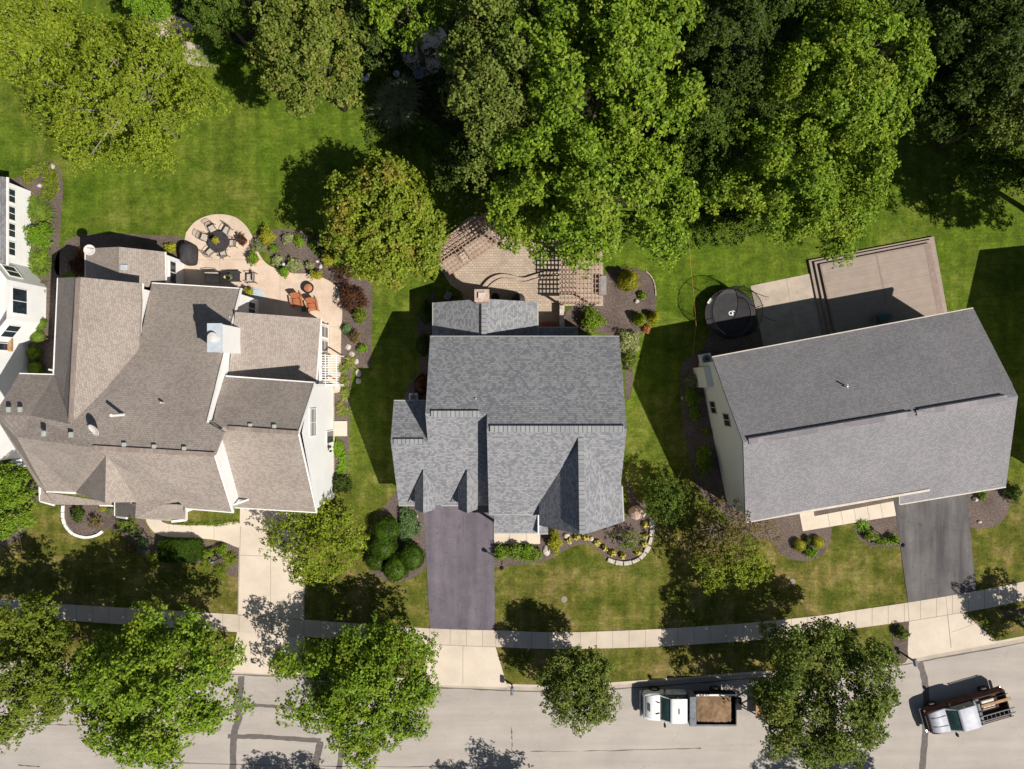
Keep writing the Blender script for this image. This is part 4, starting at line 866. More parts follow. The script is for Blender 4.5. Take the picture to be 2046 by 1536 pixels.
# ---- shrubs
def shrub(px, py, r, label, mat='leaf_mid', kind='leafy', h=None, ry=None, seed=None, cat='shrub', name=None, group=None, parent=None, z0=0.0, world=None, leaf=None):
    seed = seed or int(px * 7 + py * 13); rng = np.random.default_rng(seed)
    ax = r / 25.0; ay = (ry or r) / 25.0; h = h or {'leafy': 1.3, 'round': 1.35, 'spiky': .8, 'flower': .7, 'conifer': 2.0, 'low': .35, 'thin': 1.5}[kind] * max(ax, .3)
    zc = z0 + h * .5; k = (CAMH - z0 - h * .7) / F
    cx, cy = world if world else ((px - 1023) * k, (768 - py) * k); ax *= k * 25; ay *= k * 25
    core = MB(); area = PI * ax * ay
    if kind == 'round':
        n = int(area * 190) + 120; d = sphere_dirs(rng, n, .35); wob = 1 + .07 * np.sin(5 * d[:, :1] + seed) + .05 * np.sin(7 * d[:, 1:2])
        cen = d * wob * np.array([ax, ay, h * .5]) * rng.uniform(.9, 1.02, (n, 1)); Q = leaves(rng, cen + [cx, cy, zc], (d + rng.normal(0, .35, (n, 3))), 5, leaf or .085, .05)
        core.lathe((cx, cy, zc), [(.02, -h * .5), (ax * .7, -h * .3), (ax * .93, 0), (ax * .7, h * .33), (.02, h * .46)], 16, 1, ay / ax)
    elif kind == 'conifer':
        n = int(area * 150) + 200; t = rng.uniform(0, 1, n) ** .7; a = rng.uniform(0, 6.28, n); rr = (1 - t * .92)[:, None] * (1 + .22 * np.sin(a * 7 + t * 20))[:, None]
        d = np.stack([np.cos(a), np.sin(a), np.full(n, .4)], 1); cen = np.stack([np.cos(a) * ax, np.sin(a) * ay, np.zeros(n)], 1) * rr * rng.uniform(.7, 1.02, (n, 1)); cen[:, 2] = (t - .5) * h
        Q = leaves(rng, cen + [cx, cy, zc], d / np.linalg.norm(d, axis=1, keepdims=True), 5, leaf or .16, .05)
        core.lathe((cx, cy, z0), [(ax * .8, .02), (ax * .55, h * .35), (ax * .25, h * .7), (.01, h * .93)], 12, 1, ay / ax)
    elif kind == 'spiky':
        Q = []
        n = int(area * 150) + 70
        nb = max(1, int(area * 2.2)); bc = np.array([cx, cy, z0]) + np.c_[rng.uniform(-.55, .55, nb) * ax, rng.uniform(-.75, .75, nb) * ay, np.zeros(nb)] if nb > 1 else np.array([[cx, cy, z0]])
        L0 = min(ax, ay) * (1.15 if nb == 1 else .85)
        b = bc[rng.integers(0, nb, n)] + rng.normal(0, .05, (n, 3)) * [1, 1, 0]; a = rng.uniform(0, 6.28, n); e = rng.uniform(.3, 1.3, n)
        d = np.stack([np.cos(a) * np.cos(e * .9), np.sin(a) * np.cos(e * .9), np.sin(e)], 1); l = L0 * rng.uniform(.6, 1.15, (n, 1)); s = np.stack([-np.sin(a), np.cos(a), np.zeros(n)], 1) * .022 * (1 + L0)
        m1 = b + d * l * .55; tip = b + d * l + np.array([0, 0, -1]) * l * .35; tip[:, :2] += d[:, :2] * l * .25
        Q = np.concatenate([np.stack([b - s, b + s, m1 + s, m1 - s], 1), np.stack([m1 - s, m1 + s, tip + s * .2, tip - s * .2], 1)])
    else:
        n = int(area * (95 if kind != 'thin' else 30)) + (40 if kind != 'thin' else 14); d = sphere_dirs(rng, n, .5); lump = 1 + .22 * np.sin(4 * d[:, :1] + seed) + .15 * np.sin(6 * d[:, 1:2] + seed)
        cen = d * lump * np.array([ax, ay, h * .5]) * (rng.uniform(.12, 1, (n, 1)) ** .4) * .92
        nr = d * .6 + np.array([0, 0, .7]) + rng.normal(0, .3, (n, 3)); nr /= np.linalg.norm(nr, axis=1, keepdims=True)
        Q = leaves(rng, cen + [cx, cy, zc], nr, 6, leaf or .14, .085)
        if kind != 'thin': core.lathe((cx, cy, zc), [(.02, -h * .5), (ax * .5, -h * .25), (ax * .62, 0), (ax * .4, h * .22), (.02, h * .3)], 9, 1, ay / ax)
    Q = Q.copy(); Q[..., 2] = np.maximum(Q[..., 2], z0 + .01)
    o = quad_mesh(name or ('flowering_plant' if kind == 'flower' else 'shrub'), Q, mat, parent, core if core.v else None)
    if parent is None: tag(o, label, cat, group)
    return o
TOP = 'round clipped shrubs left of the purple drive'
for px, py, r, lb in ((771, 1058, 28, 'round clipped dark shrub at the upper left of the cluster beside the purple drive'), (820, 1113, 28, 'round clipped dark shrub nearest the purple drive, right end of the cluster'), (763, 1093, 28, 'round clipped dark shrub on the left side of the cluster, below the upper one'), (789, 1136, 27, 'round clipped dark shrub lowest in the cluster beside the purple drive'), (750, 1120, 20, 'small round clipped shrub at the lower left of the cluster')):
    shrub(px, py, r, lb, 'leaf_box', 'round', h=1.5 if r > 20 else 1.0, group=TOP, name='clipped_shrub')
shrub(815, 1050, 27, 'blue green spreading juniper between the clipped shrubs and the purple drive', 'leaf_bluegreen', 'leafy', h=.6, ry=42, leaf=.12)
shrub(739, 1082, 13, 'loose yellow green bush on the left of the clipped shrub cluster', 'leaf_lime', 'leafy', ry=26)
def hedge():
    rng = np.random.default_rng(9); c = P(361, 1098, .6); n = 3600
    q = rng.uniform(-1, 1, (n, 3)); ax = rng.choice(3, n, p=[.2, .2, .6]); q[np.arange(n), ax] = np.where(ax == 2, 1, np.sign(q[np.arange(n), ax])); q *= rng.uniform(.94, 1.03, (n, 1))
    q[:, :2] *= 1 - .10 * (np.abs(q[:, :1]) * np.abs(q[:, 1:2])) ** 2
    cen = q * [1.62, .86, .5] + [c.x, c.y, .55]; nr = q / np.linalg.norm(q, axis=1, keepdims=True)
    core = MB().box((c.x, c.y, .5), (3.0, 1.5, .95)); o = quad_mesh('box_hedge', leaves(rng, cen, nr + rng.normal(0, .3, (n, 3)), 5, .1, .06), 'leaf_box', None, core)
    tag(o, 'rectangular clipped box hedge in the mulch below the curved walk', 'hedge')
hedge()
SH = [
 (532, 473, 19, 'bright yellow green shrub at the top corner of the patio bed', 'leaf_gold', 'leafy'), (514, 491, 14, 'mid green shrub against the patio edge under the yellow green one', 'leaf_sage', 'leafy'),
 (575, 477, 12, 'pale flowering shrub at the top of the patio bed', 'leaf_pale', 'leafy'), (597, 482, 12, 'rounded bright green shrub right of the pale flowering one', 'leaf_bright', 'leafy'),
 (547, 496, 9, 'tiny bright green tuft in the middle of the patio bed', 'leaf_bright', 'leafy'), (553, 521, 12, 'variegated pale shrub at the patio edge, left of the larger pale one', 'leaf_pale', 'leafy'),
 (586, 531, 16, 'larger variegated pale shrub at the patio edge', 'leaf_pale', 'leafy'), (618, 531, 10, 'smallest variegated shrub, right one at the patio edge', 'leaf_pale', 'leafy'),
 (655, 516, 17, 'lime green shrub beside the white stones near the orange maple', 'leaf_gold', 'leafy'), (625, 490, 10, 'green shrub in shade under the orange maple', 'leaf_mid', 'leafy'),
 (685, 548, 24, 'bare twiggy brown shrub below the orange maple', 'leaf_red', 'thin'), (704, 598, 29, 'dark reddish spiky shrub right of the fire pit', 'leaf_red', 'leafy'),
 (718, 628, 18, 'yellowing bush below the dark reddish shrub', 'leaf_olive', 'leafy'), (691, 657, 10, 'blue green clump by the patio edge above the stones', 'leaf_bluegreen', 'leafy'),
 (707, 673, 13, 'red and green bush above the three pale stones', 'leaf_brownish', 'leafy'), (723, 697, 9, 'small round green plant right of the three pale stones', 'leaf_bright', 'leafy'),
 (692, 735, 15, 'strappy grass clump highest in the row beside the white arbor', 'grass_ornamental', 'spiky', 24), (690, 775, 15, 'strappy grass clump in the middle of the row right of the garage', 'grass_ornamental', 'spiky', 22),
 (684, 815, 14, 'strappy grass clump lowest in the row, above the stoop', 'grass_ornamental', 'spiky', 20), (679, 906, 17, 'bright lime clump below the stoop along the white wall', 'leaf_bright', 'spiky', 24),
 (680, 938, 16, 'second bright lime clump further down the white wall', 'leaf_bright', 'spiky', 14), (683, 968, 20, 'dark feathery plant at the lower corner of the garage wall', 'leaf_dark', 'leafy', 22),
 (1260, 556, 27, 'large light green cone shaped evergreen right of the right pergola', 'leaf_gold', 'conifer'), (1283, 590, 9, 'small green plant in the curved bed under the large evergreen', 'leaf_mid', 'leafy'),
 (1281, 637, 17, 'yellow green evergreen, left of the pair at the curved bed', 'leaf_lime', 'conifer'), (1309, 633, 14, 'yellow green evergreen, right of the pair at the curved bed', 'leaf_gold', 'conifer'),
 (1293, 658, 8, 'small orange leaved shrub below the evergreen pair', 'leaf_orange', 'leafy'), (1185, 641, 27, 'dense dark green shrub at the rear corner of the blue grey roof', 'leaf_mid', 'leafy'),
 (1259, 682, 20, 'white flowering shrub against the east wall, upper part', 'leaf_pale', 'leafy', 26), (1260, 718, 17, 'green flowering shrub against the east wall, lower part', 'leaf_oak', 'leafy', 24),
 (852, 625, 12, 'shaded shrub left of the rear wing', 'leaf_dark', 'round', 24), (846, 690, 14, 'shaded shrub left of the main wall', 'leaf_dark', 'round', 22),
 (843, 768, 15, 'shaded dark red shrub in the nook above the low side roof', 'leaf_red', 'round', 20),
 (1109, 1083, 19, 'yellow green mounded shrub at the foot of the steep front gable', 'leaf_gold', 'leafy', 22), (1256, 1080, 28, 'wispy green shrub inside the curve of pale edging stones', 'leaf_oak', 'thin', 26),
 (1002, 1104, 16, 'leafy clump nearest the lamp in the bed under the porch', 'leaf_mid', 'leafy'), (1026, 1100, 17, 'second leafy clump of the bed under the porch', 'leaf_cover', 'leafy', 20), (1050, 1103, 16, 'third leafy clump of the bed under the porch', 'leaf_bright', 'leafy', 20), (1070, 1108, 13, 'last and smallest leafy clump of the bed under the porch', 'leaf_cover', 'leafy', 16),
 (1381, 762, 14, 'pale leaved shrub highest in the bed along the sage wall', 'leaf_sage', 'leafy'), (1384, 792, 16, 'dark shrub second in the bed along the sage wall', 'leaf_mid', 'leafy', 20), (1388, 826, 11, 'small shrub third in the bed along the sage wall', 'leaf_bright', 'leafy', 14),
 (1412, 862, 8, 'thin plant between the shrubs along the sage wall', 'leaf_mid', 'thin'), (1408, 925, 19, 'large dark shrub lowest in the bed along the sage wall', 'leaf_mid', 'leafy', 30), (1409, 905, 16, 'rounded shrub just above the large dark one along the sage wall', 'leaf_mid', 'leafy'),
 (1599, 1089, 12, 'yellow ball shrub, left of the two in the small round bed', 'leaf_gold', 'round'), (1637, 1083, 12, 'yellow ball shrub, right of the two in the small round bed', 'leaf_gold', 'round'),
 (1621, 1102, 12, 'bright green ball shrub below the two yellow ones', 'leaf_bright', 'leafy'), (1614, 1077, 7, 'tiny dark ball shrub between the two yellow ones', 'leaf_dark', 'round'),
 (1726, 1050, 12, 'green plant at the top end of the crescent bed by the dark drive', 'leaf_bright', 'spiky'), (1742, 1070, 14, 'low green plant in the middle of the crescent bed', 'leaf_cover', 'leafy', 12), (1764, 1082, 13, 'low yellow green plant toward the drive in the crescent bed', 'leaf_cover', 'leafy', 9), (1788, 1078, 14, 'green plant touching the dark drive in the crescent bed', 'leaf_mid', 'leafy', 11),
 (1964, 988, 11, 'green plant under the eave right of the dark drive', 'leaf_mid', 'leafy'), (2028, 983, 19, 'dark bush at the right corner of the mauve roofed house', 'leaf_dark', 'leafy'), (1806, 1266, 15, 'dark shrub with white flowers in the mailbox bed by the pale apron', 'leaf_oak', 'leafy'),
 (152, 1027, 16, 'dark shrub inside the white curved edging', 'leaf_dark', 'leafy'), (205, 1014, 8, 'yellow flowering plant by the porch eave', 'leaf_gold', 'leafy'), (188, 1043, 15, 'reddish green plant inside the white curved edging', 'leaf_brownish', 'thin'), (222, 1020, 9, 'light green plant right of the yellow flowers', 'leaf_sage', 'leafy'),
 (250, 1048, 18, 'white flowering shrub below the entry gable', 'leaf_oak', 'leafy'), (270, 1063, 14, 'grey green low plant beside the curved walk', 'leaf_sage', 'low'), (284, 1087, 11, 'dark leafy plant left of the box hedge', 'leaf_bluegreen', 'leafy'), (262, 1097, 14, 'yellowing grass tuft left of the box hedge', 'leaf_brownish', 'spiky'), (300, 1112, 14, 'yellow green grass tuft at the lower left of the box hedge', 'leaf_olive', 'spiky'),
 (417, 1104, 10, 'small dark green plant right of the box hedge', 'leaf_mid', 'leafy'), (440, 1098, 12, 'green plant at the right of the box hedge near the walk', 'leaf_mid', 'leafy'), (458, 1117, 13, 'yellow green grass tuft close to the concrete drive', 'leaf_olive', 'spiky'), (411, 1128, 11, 'grass tuft below the dark angle frame', 'leaf_olive', 'spiky'), (440, 1138, 12, 'lowest grass tuft near the concrete drive', 'leaf_olive', 'spiky'),
 (75, 646, 15, 'round ball shrub, topmost of the four along the white side wall', 'leaf_cover', 'round'), (73, 674, 14, 'round ball shrub, second of the four along the white side wall', 'leaf_cover', 'round'), (66, 706, 14, 'round ball shrub, third of the four, in the dark corner', 'leaf_mid', 'round'), (68, 736, 14, 'round ball shrub, lowest of the four, in the dark corner', 'leaf_mid', 'round'),
 (72, 420, 24, 'tall grassy clump nearest the top of the long side bed', 'leaf_cover', 'spiky', 30), (74, 470, 26, 'leafy green clump in the middle of the long side bed', 'leaf_bright', 'leafy', 30), (68, 525, 24, 'pale grassy clump lower in the long side bed', 'leaf_cover', 'spiky', 26), (84, 515, 10, 'green clump beside the terracotta bricks', 'leaf_mid', 'leafy', 18), (78, 575, 8, 'thin plant under the bay window', 'leaf_olive', 'thin', 16), (74, 618, 10, 'small green bush just above the ball shrubs', 'leaf_olive', 'leafy'),
 (152, 532, 17, 'dark red shrub at the corner of the small rear wing', 'leaf_red', 'leafy', 26), (160, 507, 11, 'orange leaved bush beside the satellite dish', 'leaf_orange', 'leafy'), (338, 496, 11, 'bright yellow green bush next to the covered grill', 'leaf_gold', 'leafy'),
 (620, 467, 10, 'green bush at the top edge of the patio bed in shade', 'leaf_oak', 'leafy'), (640, 505, 10, 'dark bush in the patio bed close to the maple trunk', 'leaf_dark', 'leafy'),
 (410, 108, 26, 'pale grassy plant at the edge of the bare earth behind the lawn', 'leaf_pale', 'spiky', 20), (450, 108, 30, 'bright green ground plants below the evergreen', 'leaf_bright', 'leafy', 16), (790, 195, 48, 'large shaded ornamental grass in the dark gap', 'leaf_sage', 'spiky', 42),
 (2035, 1240, 14, 'plant in the small bed near the street at the right edge', 'leaf_olive', 'thin'), (1060, 1112, 8, 'short plant at the front edge of the porch bed', 'leaf_mid', 'low'),
]
for s in SH: shrub(s[0], s[1], s[2], s[3], s[4], s[5], ry=s[6] if len(s) > 6 else None)
# golden ground cover in the curved island
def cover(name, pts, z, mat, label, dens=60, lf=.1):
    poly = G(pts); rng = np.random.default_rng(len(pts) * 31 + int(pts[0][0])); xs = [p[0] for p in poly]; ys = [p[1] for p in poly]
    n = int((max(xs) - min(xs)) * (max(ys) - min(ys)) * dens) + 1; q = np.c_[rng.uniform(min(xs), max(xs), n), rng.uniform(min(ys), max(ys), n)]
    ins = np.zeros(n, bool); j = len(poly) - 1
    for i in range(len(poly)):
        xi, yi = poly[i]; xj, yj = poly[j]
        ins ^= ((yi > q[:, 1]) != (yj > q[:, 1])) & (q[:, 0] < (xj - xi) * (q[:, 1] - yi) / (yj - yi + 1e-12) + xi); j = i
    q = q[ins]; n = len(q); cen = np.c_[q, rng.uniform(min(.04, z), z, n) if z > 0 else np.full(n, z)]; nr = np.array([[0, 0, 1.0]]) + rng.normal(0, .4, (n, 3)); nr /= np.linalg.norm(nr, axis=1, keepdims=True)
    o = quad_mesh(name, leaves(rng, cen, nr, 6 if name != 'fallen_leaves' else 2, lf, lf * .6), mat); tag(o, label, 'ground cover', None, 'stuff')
cover('ground_cover', [(90, 324), (110, 332), (119, 350), (118, 385), (104, 404), (85, 398), (90, 370), (88, 345), (60, 372), (42, 358), (55, 342)], .3, 'leaf_lime', 'golden green ground cover curling round the mulch island', 130)
cover('ground_cover', [(345, 1046), (400, 1042), (480, 1038), (480, 1043), (440, 1050), (370, 1048)], .14, 'leaf_mid', 'low green ground cover between walk and house front', 120, .08)
cover('ground_cover', [(395, 90), (470, 85), (505, 110), (490, 130), (420, 130)], .4, 'leaf_bright', 'bright weeds between the lawn and the woodland', 60, .16)
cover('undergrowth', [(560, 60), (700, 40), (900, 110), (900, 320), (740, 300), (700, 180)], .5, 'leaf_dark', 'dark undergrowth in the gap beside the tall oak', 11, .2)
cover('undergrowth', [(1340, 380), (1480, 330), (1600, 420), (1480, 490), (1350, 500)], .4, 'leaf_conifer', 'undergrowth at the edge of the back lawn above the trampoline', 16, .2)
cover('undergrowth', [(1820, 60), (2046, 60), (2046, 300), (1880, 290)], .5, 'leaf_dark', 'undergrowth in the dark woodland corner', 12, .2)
# yellow flower clumps along the stone edging
for k, (cx_, cy_) in enumerate(((1138, 1078), (1153, 1072), (1170, 1074), (1193, 1083), (1208, 1094), (1224, 1104), (1244, 1109), (1275, 1103), (1287, 1087), (1290, 1070), (1288, 1048))):
    where = ('first', 'second', 'third', 'fourth', 'fifth', 'sixth', 'seventh', 'eighth', 'ninth', 'tenth', 'last')[k]
    t = thing('flower_clump', f"small yellow flower clump, {where} from the porch along the curved edging", 'flower', P(cx_, cy_), 0, 'yellow flower clumps in the curved front bed')
    shrub(cx_, cy_, 6.5, None, 'leaf_gold', 'leafy', h=.35, parent=t, leaf=.09, name='foliage')
    rr = random.Random(k); mb = MB(); p = P(cx_, cy_)
    for q in range(11):
        a = rr.uniform(0, 6.28); d = rr.uniform(0, .22); mb.lathe((p.x + math.cos(a) * d, p.y + math.sin(a) * d, .3 + rr.uniform(0, .1)), [(.02, 0), (.06, .02), (.02, .04)], 7)
    mb.build('blossom', M['petal_yellow'], t)
# stones
def stone(name, px, py, rx, ry, h, label, m='stone_pale', seed=1, group=None, rz=0):
    rr = random.Random(seed); bm = bmesh.new(); bmesh.ops.create_icosphere(bm, subdivisions=2, radius=1); p = P(px, py)
    for v in bm.verts:
        f = 1 + rr.uniform(-.13, .13); v.co *= f
    R_ = Matrix.Rotation(rz, 4, 'Z'); bmesh.ops.scale(bm, vec=(rx / 25, ry / 25, h), verts=bm.verts)
    for v in bm.verts: v.co = R_ @ v.co + Vector((p.x, p.y, h * .35))
    me = bpy.data.meshes.new(name); bm.to_mesh(me); bm.free(); o = link_mesh(name, me, M[m]); tag(o, label, 'stone' if name != 'boulder' else 'boulder', group)
    return o
stone('boulder', 1272, 1022, 17, 14, .8, 'big pink boulder at the right corner of the steep gable', 'stone_pink', 3)
for a in ((1132, 1069, 7, 5, .2, 'pale stone left of the gable tip in the front bed'), (1181, 1075, 5, 5, .2, 'round pale stone right of the gable tip in the front bed'), (1092, 1098, 7, 11, .15, 'long pale stepping stone beside the yellow green mound'), (832, 1030, 4, 5, .15, 'small pale stone above the blue green juniper'),
          (696, 694, 6, 6, .1, 'pale stepping stone, top of the three right of the patio'), (703, 709, 6, 7, .1, 'pale stepping stone, middle of the three right of the patio'), (712, 723, 5, 6, .1, 'pale stepping stone, lowest of the three right of the patio'), (716, 746, 6, 8, .1, 'shaded stepping stone below the three pale ones'), (717, 762, 6, 6, .1, 'shaded stepping stone next to the strappy grass'),
          (634, 523, 4, 3, .15, 'little white stone left of the lime green shrub'), (641, 533, 4, 5, .15, 'little white stone below the lime green shrub'), (1272, 603, 5, 4, .2, 'pale stone in the curved bed by the large evergreen'), (107, 334, 4, 6, .2, 'white stone at the tip of the curved mulch island'),
          (1947, 996, 5, 5, .25, 'round white stone under the eave right of the dark drive'), (1956, 1041, 4, 3, .15, 'small white stone in the mulch right of the dark drive'), (80, 372, 5, 4, .15, 'small pink stone inside the curved mulch island'), (1363, 794, 3, 3, .12, 'tiny pale stone in the bed by the sage wall')):
    stone('stone', *a, seed=int(a[0]))
def edging(pts, m, label, w=.28, h=.14, seg=.5, jag=.04, gap=.05):
    L = smooth_poly(G(pts), 10, False); rr = random.Random(int(pts[0][0])); t = thing('stone_edging', label, 'edging', (0, 0, 0)); d = 0; last = L[0]
    for p in L[1:]:
        if (Vector(p) - Vector(last)).length >= seg:
            a, b = Vector(last), Vector(p); dd = (b - a).normalized(); mb = MB(); mb.beam((*(a + dd * gap / 2), .05), (*(b - dd * gap / 2), .05 + rr.uniform(0, .03)), w + rr.uniform(-jag, jag), h * 1.5)
            mb.build('edging_stone', M[m], t, bevel=.03); last = p
edging([(1213, 1116), (1227, 1121), (1245, 1124), (1264, 1121), (1281, 1112), (1294, 1094), (1301, 1070), (1303, 1045), (1299, 1030)], 'stone_pale', 'curve of rough pale stones round the front bed of the steep gable', .34, .16, .62, .08, .08)
edging([(127, 1008), (126, 1028), (130, 1046), (144, 1063), (160, 1070), (176, 1072), (196, 1067), (214, 1053)], 'trim_white', 'white curved block edging in front of the taupe roofed house', .22, .12, .45, .01, .03)
edging([(96, 422), (98, 436), (98, 450)], 'terracotta', 'terracotta brick edging at the top of the long side bed', .2, .1, .28, .02); edging([(97, 470), (97, 490)], 'terracotta', 'terracotta brick edging in the middle of the long side bed', .16, .1, .28, .02); edging([(95, 512), (94, 530)], 'terracotta', 'terracotta brick edging at the bottom of the long side bed', .2, .1, .28, .02)
edging([(1310, 592), (1308, 570), (1300, 552), (1290, 543)], 'tan_brick', 'thin brick edging round the evergreen bed', .1, .06, .4, .01, .01)

cover('fallen_leaves', [(1290, 1020), (1420, 1000), (1650, 1100), (1640, 1190), (1350, 1200), (1280, 1120)], .05, 'leaf_gold', 'yellow fallen leaves scattered on the front lawn', 1.6, .06)
cover('fallen_leaves', [(500, 1360), (900, 1378), (1480, 1352), (1480, 1375), (900, 1400), (500, 1385)], -.09, 'leaf_brownish', 'dry leaves scattered along the gutter', 1.2, .05)
cover('fallen_leaves', [(130, 380), (420, 260), (700, 260), (600, 460), (400, 440), (140, 470)], .05, 'leaf_gold', 'a few yellow leaves on the back lawn', .35, .06)
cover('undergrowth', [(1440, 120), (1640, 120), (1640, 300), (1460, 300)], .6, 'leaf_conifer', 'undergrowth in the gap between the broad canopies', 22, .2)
# ------------------------------------------------------------------ patio furniture
def chair(name, label, x, y, face, group=None, s=1.0, arms=True, mat='cushion'):
    t = thing(name, label, 'chair', (0, 0, 0), 0, group); w, d = .52 * s, .5 * s
    MB().box((0, 0, .43), (d, w, .08)).build('seat', M[mat], t, bevel=.02)
    b = MB(); b.tube([(-d / 2, -w / 2, .42), (-d / 2 - .16, -w / 2, .95)], .018); b.tube([(-d / 2, w / 2, .42), (-d / 2 - .16, w / 2, .95)], .018); b.tube([(-d / 2 - .16, -w / 2, .95), (-d / 2 - .19, 0, .99), (-d / 2 - .16, w / 2, .95)], .018)
    for k in range(5): yy = -w / 2 + w * (k + 1) / 6; b.tube([(-d / 2, yy, .46), (-d / 2 - .16, yy, .95)], .012, 5)
    b.tube([(-d / 2 - .08, -w / 2, .7), (-d / 2 - .08, w / 2, .7)], .012, 5)
    b.build('backrest', M['black_metal'], t)
    for sx in (-1, 1):
        for sy in (-1, 1): MB().tube([(sx * d / 2, sy * w / 2, .42), (sx * (d / 2 + .04), sy * (w / 2 + .02), .05)], .018, 6).build('leg', M['black_metal'], t)
    if arms:
        for sy in (-1, 1): MB().tube([(-d / 2 - .07, sy * w / 2, .66), (.1, sy * (w / 2 + .04), .68), (d / 2, sy * (w / 2 + .04), .62), (d / 2, sy * w / 2, .42)], .02, 6).build('armrest', M['black_metal'], t)
    t.location = (x, y, .05); t.rotation_euler.z = face; return t
tc = P(437, 484, .7); proto = None
spots = [(424, 457, 'upper left, beside the topmost one'), (408, 475, 'left, half pulled out'), (420, 505, 'lower left, nearest the grill cover'), (447, 508, 'lower right, closest to the table edge'), (465, 487, 'right, facing the planted bed'), (453, 461, 'upper right, next to the top of the circle')]
for k, (px, py, w) in enumerate(spots):
    p = P(px, py, .5); a = math.atan2(tc.y - p.y, tc.x - p.x); lb = 'black metal chair at the round table, ' + w
    if proto is None: proto = c = chair('patio_chair', lb, p.x, p.y, a, 'black chairs round the patio table')
    else: c = copy_tree(proto); c.location = (p.x, p.y, .05); c.rotation_euler.z = a; c['label'] = lb
t = thing('patio_table', 'round black patio table in the middle of the circular patio', 'table', (tc.x, tc.y, .05))
MB().lathe((tc.x, tc.y, .7), [(.8, 0), (.84, .02), (.84, .05), (.8, .06)], 32).build('table_top', M['cover_dark'], t)
for k in range(4): a = k * PI / 2 + .5; MB().tube([(tc.x + .6 * math.cos(a), tc.y + .6 * math.sin(a), .72), (tc.x + .5 * math.cos(a), tc.y + .5 * math.sin(a), .05)], .03).build('leg', M['black_metal'], t)
def potted(px, py, r, label, leafm, pot='terracotta', z0=.05, kind='leafy', pr=None):
    p = P(px, py, z0); pr = pr or r / 25 * .62; t = thing('potted_plant', label, 'potted plant', (p.x, p.y, z0))
    MB().lathe((p.x, p.y, z0), [(pr * .65, 0), (pr, .32), (pr * 1.08, .32), (pr * 1.08, .38), (pr * .9, .38), (pr * .85, .34)], 18).build('pot', M[pot], t)
    shrub(px, py, r, None, leafm, kind, h=.5 + r / 50, parent=t, z0=z0 + .3, leaf=.12, world=(p.x, p.y), name='foliage'); return t
potted(437, 484, 6, 'low bowl of yellow green leaves on the round patio table', 'leaf_gold', z0=.76, pr=.16)
potted(490, 484, 11, 'dark leaved potted plant on the patio edge by the round table', 'leaf_red'); potted(512, 520, 13, 'green potted plant with pink flowers at the curve of the patio', 'leaf_mid')
potted(573, 546, 12, 'tall bright green potted plant at the bed edge below the white item', 'leaf_bright'); potted(636, 553, 11, 'potted plant with yellow blossom at the top right of the patio', 'leaf_gold')
potted(503, 585, 8, 'yellow green potted plant on the mat near the house corner', 'leaf_gold', 'black_metal')
potted(465, 556, 5, 'small pale potted plant on the square table', 'leaf_sage', 'cover_dark', z0=.52, pr=.13)
# seats by the wall
def armchair(name, label, px, py, face, w=.75, group=None):
    p = P(px, py, .5); t = thing(name, label, 'chair', (0, 0, 0), 0, group)
    MB().box((0, 0, .38), (.62, w - .1, .14)).build('seat', M['cushion'], t, bevel=.04); MB().box((-.34, 0, .66), (.12, w - .1, .5), 0, 0, -.2).build('backrest', M['cushion'], t, bevel=.04)
    f = MB(); 
    for s in (-1, 1): f.tube([(.34, s * w / 2, .05), (.34, s * w / 2, .6), (-.38, s * w / 2, .62), (-.42, s * w / 2, .05)], .025)
    f.tube([(-.46, -w / 2, .95), (-.5, 0, .98), (-.46, w / 2, .95)], .025); f.tube([(-.38, -w / 2, .62), (-.46, -w / 2, .95)], .025); f.tube([(-.38, w / 2, .62), (-.46, w / 2, .95)], .025)
    f.build('frame', M['black_metal'], t); t.location = (p.x, p.y, .03); t.rotation_euler.z = face; return t
armchair('patio_loveseat', 'wide cushioned seat with black frame against the house wall, half in shade', 426, 557, -PI / 2, 1.15)
armchair('patio_armchair', 'cushioned black armchair right of the square table, facing left', 500, 556, PI)
armchair('patio_armchair', 'shaded black armchair by the house corner next to the potted plant', 486, 584, PI / 2, .6)
p = P(467, 553, .5); t = thing('side_table', 'square dark table between the wide seat and the armchair', 'table', (p.x, p.y, .05)); MB().box((p.x, p.y, .5), (1.0, .85, .05)).build('table_top', M['cover_dark'], t, bevel=.01)
for sx in (-1, 1):
    for sy in (-1, 1): MB().box((p.x + sx * .42, p.y + sy * .35, .26), (.06, .06, .44)).build('leg', M['black_metal'], t)
p = P(510, 592, .06); tag(MB().lathe((p.x, p.y, .05), [(.75, 0), (.75, .025), (.7, .03)], 28, 1, .85).build('patio_mat', M['metal_blue']), 'grey rounded mat under the potted plant at the house corner', 'mat')
p = P(616, 576, .3); t = thing('fire_pit', 'round copper fire pit on the patio above the orange chairs', 'fire pit', (p.x, p.y, .05))
MB().lathe((p.x, p.y, .05), [(.12, .05), (.3, .15), (.4, .32), (.46, .34), (.46, .37), (.37, .36), (.25, .2), (.05, .16)], 28).build('bowl', M['black_metal'], t); MB().lathe((p.x, p.y, .05), [(.34, .3), (.30, .37), (.12, .42), (.02, .43)], 24).build('lid', M['terracotta'], t)
